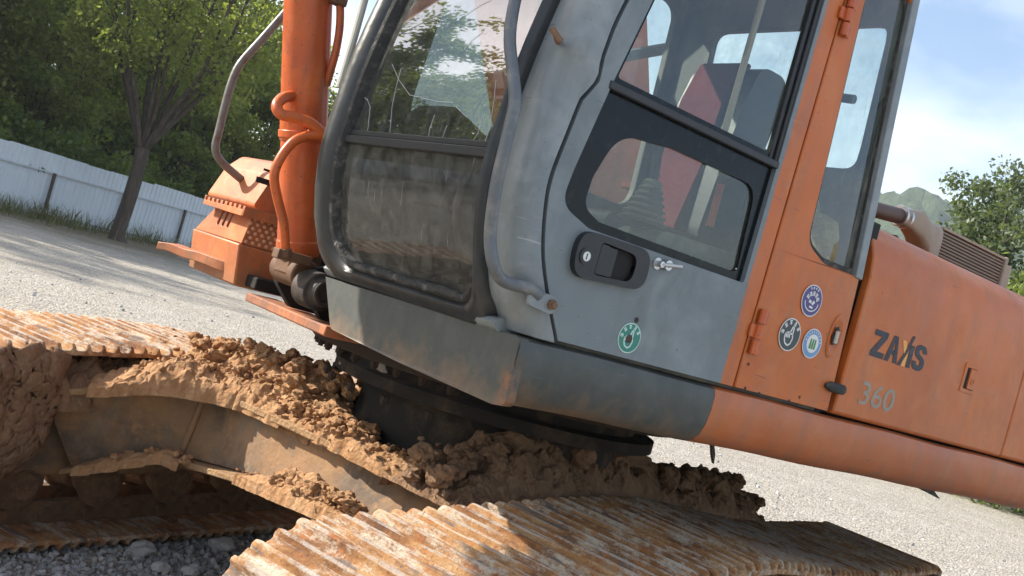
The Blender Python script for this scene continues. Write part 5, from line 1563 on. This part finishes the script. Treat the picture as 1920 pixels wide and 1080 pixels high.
# ---- right front box with its steps and rail
def build_toolbox():
    y0, y1, xfr = -1.42, -0.60, 1.735
    m = MB()
    # lower box
    m.loft([[Vector((xfr - 0.03, y, 1.315)), Vector((xfr, y, 1.488)), Vector((1.0, y, 1.488)), Vector((1.0, y, 1.315))] for y in (y0 + 0.28, y1)], True, True, True)
    low = m.obj('tool_box', M['orange_front'], EX, bevel=0.008)
    # upper wedge with a sloping front face and a dotted side
    slots = []
    m = MB()
    fa = lambda a, b: Vector((xfr - 0.004 - 0.06 * b / 0.125 * 0.35, y1 - a, 1.490 + b))
    def fa(a, b): return Vector((xfr - 0.010 - 0.12 * b, y1 - a, 1.490 + b))
    outer = [(0.0, 0.0), (0.535, 0.0), (0.40, 0.125), (0.0, 0.125)]
    hs = []
    for k in range(3):
        cx = 0.205 + k * 0.055
        hs.append(rpoly([(cx - 0.013, 0.045, 0.012), (cx + 0.013, 0.045, 0.012), (cx + 0.005, 0.112, 0.012), (cx - 0.021, 0.112, 0.012)], 4))
    m.plate(outer, fa, (-0.012, 0, 0), hs)
    m.plate([(xfr - 0.012, 1.490), (xfr - 0.025, 1.615), (1.0, 1.615), (1.0, 1.490)], lambda a, b: Vector((a, y1 - 0.002, b)), (0, -0.012, 0))
    m.span((1.0, y0 + 0.45, 1.60), (xfr - 0.03, y1 - 0.004, 1.614))
    m.span((1.0, y0 + 0.28, 1.489), (1.45, y1 - 0.02, 1.60), 1)
    wd = m.obj('grille_cover', [M['orange_front'], M['cavity']], low, bevel=0.003)
    # anti-slip buttons
    bt = MB(); bt.tube([(0, 0, 0), (0, 0.005, 0), (0, 0.0065, 0)], [0.0085, 0.007, 0.003], 8)
    b0 = bt.obj('button', M['button'], wd)
    k = 0
    for r in range(6):
        for c in range(8):
            x = xfr - 0.028 - c * 0.031 - (r % 2) * 0.015; z = 1.503 + r * 0.0195
            o = b0 if k == 0 else b0.copy()
            if k: col.objects.link(o)
            o.parent = wd; o.matrix_basis = Matrix.Translation((x, y1 - 0.002, z)); k += 1
    # serrated tread ledge
    m = MB()
    n = 9
    pts = [(-1.035, 1.612)]
    a_, b_ = -1.035, -0.585
    pts = [(a_, 1.606), (b_, 1.598), (b_, 1.640)]
    for k in range(n):
        t0 = b_ + (a_ - b_) * (k + 0.25) / n; t1 = b_ + (a_ - b_) * (k + 0.75) / n
        h = 0.008
        pts += [(t0, 1.642), (t0, 1.642 - 0.016), (t1, 1.642 - 0.016), (t1, 1.642)]
    pts += [(a_, 1.648)]
    m.prism(pts, lambda a, b: Vector((xfr + 0.028 - (b - 1.6) * 0.05, a, b)), (-0.012, 0, 0))
    m.span((1.35, a_, 1.616), (xfr + 0.018, b_, 1.624))
    m.prism([(1.45, 1.60), (xfr + 0.026, 1.60), (xfr + 0.026, 1.642), (1.60, 1.642), (1.45, 1.62)], lambda a, b: Vector((a, b_, b)), (0, 0.008, 0))
    m.obj('tread_ledge', M['orange_front'], low, bevel=0.002)
    # hatch
    m = MB()
    hp = rpoly([(1.695, 1.645, 0.02), (1.640, 1.80, 0.03), (1.58, 1.868, 0.05), (1.35, 1.90, 0.04), (0.9, 1.90, 0), (0.9, 1.645, 0)], 5)
    m.prism(hp, lambda a, b: Vector((a, -1.20, b)), (0, 0.535, 0))
    ht = m.obj('hatch', M['orange_front'], low, bevel=0.022, seg=3)
    m = MB(); p = at(495, 340, y=-0.662); m.span((p.x - 0.035, -0.668, p.z - 0.012), (p.x + 0.035, -0.660, p.z + 0.012)); p = at(503, 320, y=-0.662); m.span((p.x - 0.02, -0.667, p.z - 0.005), (p.x + 0.02, -0.661, p.z + 0.005)); m.obj('hatch_slot', M['cavity'], ht)
    # hooked footstep
    m = MB()
    rows = []
    prof = [(xfr - 0.01, 1.40), (xfr + 0.10, 1.415), (xfr + 0.17, 1.425), (xfr + 0.22, 1.435), (xfr + 0.25, 1.43)]
    path = smooth_path([at(462, 503, y=-0.66), at(415, 488, y=-0.74), at(374, 473, y=-0.85), at(345, 466, y=-0.93), at(318, 456, y=-1.0), at(296, 453, y=-1.05)], 4)
    hh = [0.050, 0.052, 0.055, 0.055, 0.052, 0.048, 0.042, 0.036]
    loops = []
    for i, p in enumerate(path):
        t = i / (len(path) - 1)
        h = 0.046 - 0.014 * t
        loops.append([p, p + Vector((-0.10, -0.13, 0.002)), p + Vector((-0.10, -0.13, -0.006)), p + Vector((-0.006, -0.006, -0.010)), p + Vector((-0.006, -0.006, -h)), p + Vector((0.0, 0.0, -h))])
    m.loft(loops, True, True, True); m.obj('footstep', M['orange_front'], low, bevel=0.003)
    # grey hand rail
    m = MB()
    pts = [at(452, 336, y=-0.95), at(440, 326, y=-0.95), at(415, 303, y=-0.95), at(404, 278, y=-0.95), at(412, 240, y=-0.95), at(424, 190, y=-0.95), at(436, 150, y=-0.95), at(452, 118, y=-0.95), at(490, 75, y=-0.95), at(540, 18, y=-0.95), at(600, -50, y=-0.95)]
    m.tube(smooth_path(pts, 5), 0.0175, 12); m.obj('grab_rail', M['steelrail'], EX, sharp=60)
    # body behind the box up to the rear
    m = MB(); m.prism(rpoly([(0.95, 1.38, 0), (0.95, 1.90, 0.03), (-2.5, 2.0, 0.05), (-2.5, 1.38, 0)], 3), lambda a, b: Vector((a, -1.42, b)), (0, 0.86, 0)); m.obj('fuel_tank', M['orange'], EX, bevel=0.02)
    m = MB(); m.prism(rpoly([(-2.5, 1.3, 0.1), (-2.5, 2.15, 0.1), (-3.1, 2.15, 0.25), (-3.3, 1.8, 0.2), (-3.2, 1.3, 0.15)], 5), lambda a, b: Vector((a, -1.45, b)), (0, 2.9, 0)); m.obj('counterweight', M['orange'], EX, bevel=0.03)
build_toolbox()

# ---- cab interior
def build_interior():
    m = MB(); m.span((0.66, 0.50, 1.521), (1.80, 1.44, 1.534)); m.obj('floor_mat', M['floor_mat'], CAB)
    # seat
    ys0, ys1 = 0.72, 1.03
    m = MB()
    back = rpoly([(0.88, 1.93, 0.05), (0.72, 1.93, 0.04), (0.64, 2.48, 0.06), (0.65, 2.58, 0.05), (0.79, 2.58, 0.06), (0.83, 2.42, 0.1)], 5)
    m.prism(back, lambda a, b: Vector((a, ys0, b)), (0, ys1 - ys0, 0))
    m.prism(rpoly([(0.72, 1.80, 0.03), (1.28, 1.80, 0.05), (1.30, 1.93, 0.06), (0.9, 1.95, 0.05), (0.72, 1.93, 0.03)], 5), lambda a, b: Vector((a, ys0, b)), (0, ys1 - ys0, 0))
    m.span((0.75, 0.76, 1.52), (1.22, 1.16, 1.80))
    seat = m.obj('seat', M['black'], EX, bevel=0.03, seg=3)
    m = MB()
    cov = rpoly([(0.915, 1.95, 0.04), (0.865, 2.2, 0.15), (0.85, 2.43, 0.08), (0.80, 2.592, 0.04), (0.75, 2.595, 0.02), (0.78, 2.55, 0.03), (0.82, 2.40, 0.05), (0.865, 1.95, 0.02)], 5)
    m.prism(cov, lambda a, b: Vector((a, ys0 + 0.03, b)), (0, ys1 - ys0 - 0.11, 0))
    m.obj('seat_cover', M['red'], seat, bevel=0.022, seg=3)
    m = MB(); m.tube(smooth_path([(0.72, 1.24, 2.20), (0.90, 1.25, 2.235), (1.03, 1.25, 2.24), (1.07, 1.25, 2.20), (1.06, 1.25, 2.12)], 5), 0.02, 10); m.obj('armrest', M['bellows'], seat, sharp=60)
    # left console with lever and bellows
    m = MB(); m.prism(rpoly([(0.70, 1.56, 0), (0.70, 1.90, 0.03), (1.42, 1.875, 0.05), (1.40, 1.60, 0.05)], 4), lambda a, b: Vector((a, 1.23, b)), (0, 0.17, 0)); cn = m.obj('console', M['interior'], EX, bevel=0.02)
    p = at(1208, 400, y=1.30); p.z = 1.885
    m = MB(); path, rs = [], []
    for k in range(15):
        t = k / 14; path.append(p + Vector((0, 0, 0.13 * t))); rs.append((0.078 - 0.052 * t) * (1.0 if k % 2 else 0.80))
    m.tube(path, rs, 24); bl = m.obj('joystick', M['bellows'], EX, sharp=25)
    m = MB(); m.tube(smooth_path([p + Vector((0, 0, 0.12)), p + Vector((0.01, 0, 0.20)), p + Vector((0.035, 0, 0.27)), p + Vector((0.03, 0, 0.33))], 4), [0.012] * 5 + [0.018] * 4 + [0.026] * 3 + [0.02], 12); m.obj('joystick_grip', M['black'], bl)
    m = MB(); m.tube([at(1352, 345, y=1.30), at(1330, 425, y=1.30)], 0.012, 8); m.obj('safety_lever', M['orange_hi'], EX)
    m = MB(); m.prism([(1.75, 1.52), (1.15, 1.52), (1.15, 1.60), (1.65, 1.585)], lambda a, b: Vector((a, 1.41, b)), (0, 0.03, 0)); m.obj('door_sill', M['floor_mat'], CAB)
    # right console and instrument post
    m = MB(); m.prism(rpoly([(0.70, 1.56, 0), (0.70, 1.95, 0.03), (1.35, 1.98, 0.05), (1.72, 2.12, 0.06), (1.78, 2.05, 0.05), (1.6, 1.56, 0.05)], 4), lambda a, b: Vector((a, 0.50, b)), (0, 0.17, 0)); m.obj('side_console', M['interior'], EX, bevel=0.02)
    # travel levers with pedals
    for y in (0.87, 1.0):
        m = MB(); m.tube(smooth_path([(1.62, y, 1.54), (1.64, y, 1.62), (1.72, y, 1.75), (1.74, y + 0.01, 1.86), (1.70, y + 0.01, 2.0), (1.66, y + 0.01, 2.14)], 5), 0.0105, 10); lv = m.obj('travel_lever', M['steelrail'], EX, sharp=60)
        m = MB(); m.box((1.73, y, 1.60), (0.10, 0.085, 0.018), Matrix.Rotation(0.5, 3, 'Y')); m.obj('pedal', M['black'], lv, bevel=0.005)
        m = MB(); m.tube([(1.668, y + 0.01, 2.12), (1.64, y + 0.01, 2.22)], 0.017, 10); m.obj('lever_grip', M['black'], lv)
    m = MB(); m.box((1.70, 0.70, 1.72), (0.10, 0.12, 0.14)); m.box((1.66, 0.72, 1.84), (0.03, 0.08, 0.12)); m.obj('pedal_box', M['black'], EX, bevel=0.012)
    # handle loop by the rear window
    m = MB(); m.tube(smooth_path([(0.70, 1.30, 2.10), (0.71, 1.22, 2.32), (0.71, 1.20, 2.44), (0.70, 1.26, 2.50), (0.69, 1.36, 2.50)], 5), 0.015, 10); m.obj('grab_loop', M['black'], CAB, sharp=60)
    # bundle of dusty sacking behind the seat
    v, f = ico(3)
    vv = np.array([Vector(q) * (1 + 0.4 * noise.noise(Vector(q) * 1.6)) for q in v]) * np.array([0.06, 0.12, 0.17]) + np.array([0.72, 1.33, 1.99])
    o = bpy.data.objects.new('sacking', raw('sacking', vv, f, mud_mat('tan_sacking', (0.25, 0.19, 0.09), (0.42, 0.33, 0.18), (0.5, 0.42, 0.28), 14), True)); col.objects.link(o)
    tag(o, 'tan sacking bundle pushed behind the seat, seen through the quarter window', 'sacking')
build_interior()

# ------------------------------------------------------------------ mud
def clods(spots, seed, mat, name, heaps=()):
    """lumps of mud: spots = [(centre, radius)], heaps = [(path, half width, height)]"""
    rnd = random.Random(seed)
    V, Fc = [], []
    base = 0
    v1, f1 = ico(2); v2, f2 = ico(3)
    for c, r in spots:
        v0, f0 = (v2, f2) if r > 0.022 else (v1, f1)
        off = Vector((rnd.uniform(0, 99), rnd.uniform(0, 99), rnd.uniform(0, 99)))
        sh = Vector((rnd.uniform(0.8, 1.3), rnd.uniform(0.8, 1.3), rnd.uniform(0.6, 1.0)))
        c = Vector(c)
        for q in v0:
            q = Vector(q)
            k = 0.9 + 0.6 * noise.noise(q * 1.4 + off) + 0.5 * abs(noise.noise(q * 2.9 + off)) + (0.30 * abs(noise.noise(q * 6.5 + off)) if r > 0.02 else 0)
            V.append((c.x + q.x * k * r * sh.x, c.y + q.y * k * r * sh.y, c.z + q.z * k * r * sh.z))
        Fc.append(f0 + base); base += len(v0)
    for path, hw, hgt in heaps:
        pts = smooth_path(path, 34)
        nu, nv = len(pts), 44
        off = Vector((rnd.uniform(0, 99), 0, 0))
        for i, p in enumerate(pts):
            t = pts[min(i + 1, nu - 1)] - pts[max(i - 1, 0)]; t.z = 0; t.normalize()
            s = Vector((-t.y, t.x, 0))
            e = min(1, 4 * i / nu, 4 * (nu - 1 - i) / nu)
            for j in range(nv):
                w = j / (nv - 1) * 2 - 1
                q = p + s * w * hw
                f = max(0, 1 - abs(w) ** 2.6) ** 0.8 * e
                n_ = noise.fractal(q * 9 + off, 0.8, 2.0, 5)
                r_ = abs(noise.noise(q * 20 + off)) * 0.9 + abs(noise.noise(q * 45 + off)) * 0.5
                h = hgt * f * (0.8 + 0.32 * n_) + min(0.032, hgt * 0.34) * r_ * (f > 0)
                V.append((q.x + 0.012 * noise.noise(q * 30), q.y + 0.012 * noise.noise(q * 30 + off), q.z - 0.035 * (abs(w) > 0.97) + h))
        Fc.append(None)
        fa = np.array([(base + i * nv + j, base + (i + 1) * nv + j, base + (i + 1) * nv + j + 1) for i in range(nu - 1) for j in range(nv - 1)] + [(base + i * nv + j, base + (i + 1) * nv + j + 1, base + i * nv + j + 1) for i in range(nu - 1) for j in range(nv - 1)])
        Fc[-1] = fa; base += nu * nv
    me = raw(name, np.array(V), np.concatenate(Fc), mat, True)
    me.set_sharp_from_angle(angle=rad(30))
    o = bpy.data.objects.new(name, me); col.objects.link(o)
    return o
def along(path, n, seed, spread, zr, rr):
    rnd = random.Random(seed); pts = smooth_path(path, 20); out = []
    for _ in range(n):
        p = pts[rnd.randrange(len(pts))]
        r = rr[0] + (rr[1] - rr[0]) * rnd.random() ** 2.6
        out.append((p + Vector((rnd.gauss(0, spread), rnd.gauss(0, spread), rnd.uniform(*zr))), r))
    return out
def build_mud():
    # pile heaped between the far track and the frame leg
    pa = [T(1.30, -0.93, 0.765), T(1.10, -0.76, 0.83), T(0.94, -0.52, 0.86), T(0.90, -0.30, 0.868), T(0.94, -0.06, 0.872)]
    pa2 = [T(1.0, -1.06, 0.80), T(0.80, -0.90, 0.82), T(0.76, -0.70, 0.84), T(0.74, -0.48, 0.86), T(0.74, -0.28, 0.87), T(0.80, -0.06, 0.86), T(0.84, 0.12, 0.85)]
    o = clods(along(pa[1:], 260, 1, 0.05, (0.03, 0.13), (0.005, 0.028)) + along(pa2[1:6], 260, 2, 0.08, (0.08, 0.22), (0.006, 0.035)) + along(pa2[2:5], 12, 41, 0.05, (0.12, 0.19), (0.04, 0.075)), 3, M['mud'], 'mud_heap', [(pa, 0.15, 0.10), (pa2, 0.24, 0.21)])
    tag(o, 'crumbly sunlit mud heaped on the frame between the far track and the turret', 'mud', None, 'stuff')
    # crumbs along the leg to the near track
    pb = [T(0.96, -0.12, 0.88), T(1.03, 0.10, 0.882), T(1.08, 0.32, 0.884), T(1.12, 0.55, 0.88), T(1.10, 0.72, 0.875)]
    o = clods(along(pb, 420, 4, 0.035, (0.0, 0.05), (0.004, 0.02)) + along(pb[:3], 170, 5, 0.03, (0.02, 0.09), (0.008, 0.03)) + [(T(1.03, 0.24, 0.93), 0.05), (T(1.0, 0.27, 0.94), 0.045), (T(0.96, 0.05, 0.95), 0.05)], 6, M['mud'], 'mud_crumbs', [(pb, 0.075, 0.045)])
    tag(o, 'dry mud crumbs strewn along the top of the near frame leg', 'mud', None, 'stuff')
    # shaded mass by the turret and the near track
    pc = [T(1.24, 0.72, 0.85), T(1.05, 0.76, 0.87), T(0.86, 0.80, 0.89), T(0.58, 0.84, 0.90), T(0.22, 0.88, 0.90), T(-0.15, 0.94, 0.88), T(-0.45, 1.0, 0.86)]
    big = [(T(0.98, 0.74, 0.95), 0.06), (T(0.88, 0.78, 1.0), 0.07), (T(0.78, 0.80, 1.04), 0.08), (T(0.64, 0.82, 1.07), 0.10), (T(0.50, 0.83, 1.07), 0.10), (T(0.36, 0.84, 1.05), 0.095), (T(0.20, 0.86, 1.03), 0.095), (T(0.04, 0.9, 1.01), 0.09), (T(-0.12, 0.92, 0.99), 0.09), (T(-0.3, 0.96, 0.96), 0.08), (T(0.72, 0.92, 0.97), 0.06), (T(0.58, 0.94, 0.97), 0.06)]
    o = clods(along(pc, 420, 7, 0.06, (0.02, 0.17), (0.008, 0.045)) + big, 8, M['mud_shaded'], 'mud_mass', [(pc, 0.20, 0.19)])
    tag(o, 'mud mass in a shade-darkened tone, packed between the turret and the near track', 'mud', None, 'stuff')
    # jagged ridge along the rear of the near track
    pd = [T(-0.1, 0.98, 0.87), T(-0.4, 1.04, 0.85), T(-0.7, 1.08, 0.835), T(-0.95, 1.10, 0.825), T(-1.25, 1.14, 0.815)]
    o = clods(along(pd[1:4], 150, 9, 0.05, (0.08, 0.19), (0.012, 0.045)) + along(pd, 170, 10, 0.05, (0.0, 0.12), (0.01, 0.04)), 11, M['mud_shaded'], 'mud_ridge', [(pd, 0.17, 0.14)])
    tag(o, 'jagged dark mud ridge lying along the rear of the near track', 'mud', None, 'stuff')
    # lumps on the lower flange
    pe = [T(1.16, -0.10, 0.64), T(1.22, 0.12, 0.662), T(1.29, 0.36, 0.69), T(1.33, 0.55, 0.71)]
    o = clods(along(pe[1:], 260, 12, 0.022, (0.0, 0.06), (0.005, 0.026)) + along(pe, 120, 13, 0.02, (0.0, 0.02), (0.004, 0.014)) + [(T(1.20, 0.16, 0.72), 0.045), (T(1.22, 0.24, 0.72), 0.05), (T(1.24, 0.31, 0.725), 0.04)], 14, M['mud'], 'mud_lumps', [(pe, 0.06, 0.04)])
    tag(o, 'pale mud lumps caught on the lower flange of the near frame leg', 'mud', None, 'stuff')
    pf = [T(1.24, -0.95, 0.40), T(1.15, -0.82, 0.46), T(1.07, -0.66, 0.54), T(1.08, -0.5, 0.56)]
    o = clods(along(pf[1:], 60, 22, 0.02, (0.0, 0.03), (0.006, 0.022)), 15, M['mud'], 'mud_crust', [(pf, 0.05, 0.03)])
    tag(o, 'thin mud crust on the lower flange below the frame leg kink', 'mud', None, 'stuff')
    # caked end of the far track frame
    V = []
    nu, nv = 90, 70
    for i in range(nu):
        for j in range(nv):
            ti = i / (nu - 1)
            u = 1.44 + 0.75 * ti
            zl = lerp([(0.0, 0.60), (0.10, 0.46), (0.28, 0.30), (1.0, 0.27)], ti); zh = 0.86 - 0.04 * ti
            z = zl + (zh - zl) * j / (nv - 1)
            e = min(1, 7 * ti, 7 * j / nv, 7 * (nv - 1 - j) / nv)
            q = T(u, -0.95, z)
            bul = 0.035 * e + 0.035 * noise.fractal(q * 5, 0.9, 2, 6) + 0.022 * abs(noise.noise(q * 16)) + 0.01 * abs(noise.noise(q * 45))
            V.append(tuple(T(u - 0.04 * noise.noise(q * 6), -1.0 + bul, z + 0.035 * noise.noise(q * 7 + Vector((5, 0, 0))))))
    f = [(i * nv + j, (i + 1) * nv + j, (i + 1) * nv + j + 1, i * nv + j + 1) for i in range(nu - 1) for j in range(nv - 1)]
    me = raw('mud_cake', V, f, M['mud_shaded'], True)
    o = bpy.data.objects.new('mud_cake', me); col.objects.link(o)
    md = o.modifiers.new('thick', 'SOLIDIFY'); md.thickness = 0.06; md.offset = -1
    tag(o, 'thick brown mud caked over the inner side of the far track frame', 'mud', None, 'stuff')
    pg = [T(1.75, -1.10, 0.66), T(1.45, -1.08, 0.67), T(1.2, -1.06, 0.69), T(0.9, -1.04, 0.72), T(0.5, -1.04, 0.72)]
    o = clods(along(pg, 60, 31, 0.03, (-0.03, 0.06), (0.015, 0.05)), 33, M['mud_shaded'], 'mud_fill', [(pg, 0.16, 0.16)])
    tag(o, 'shaded mud packed under the edge of the far track shoes', 'mud', None, 'stuff')
build_mud()

# ------------------------------------------------------------------ thin morning haze round the whole place
def build_haze():
    m = MB(); m.span((-640, -640, -3.0), (640, 640, 126.0))
    k = NT('haze_air'); k.t.nodes.remove(k.b)
    pv = k.n('ShaderNodeVolumePrincipled')
    pv.inputs['Color'].default_value = (0.80, 0.88, 0.97, 1); pv.inputs['Density'].default_value = 0.00045; pv.inputs['Anisotropy'].default_value = 0.2
    k.t.links.new(pv.outputs[0], k.out.inputs['Volume'])
    o = m.obj('haze', k.mat)
    tag(o, 'thin pale haze over the yard and the far hill', 'haze', None, 'stuff')
build_haze()
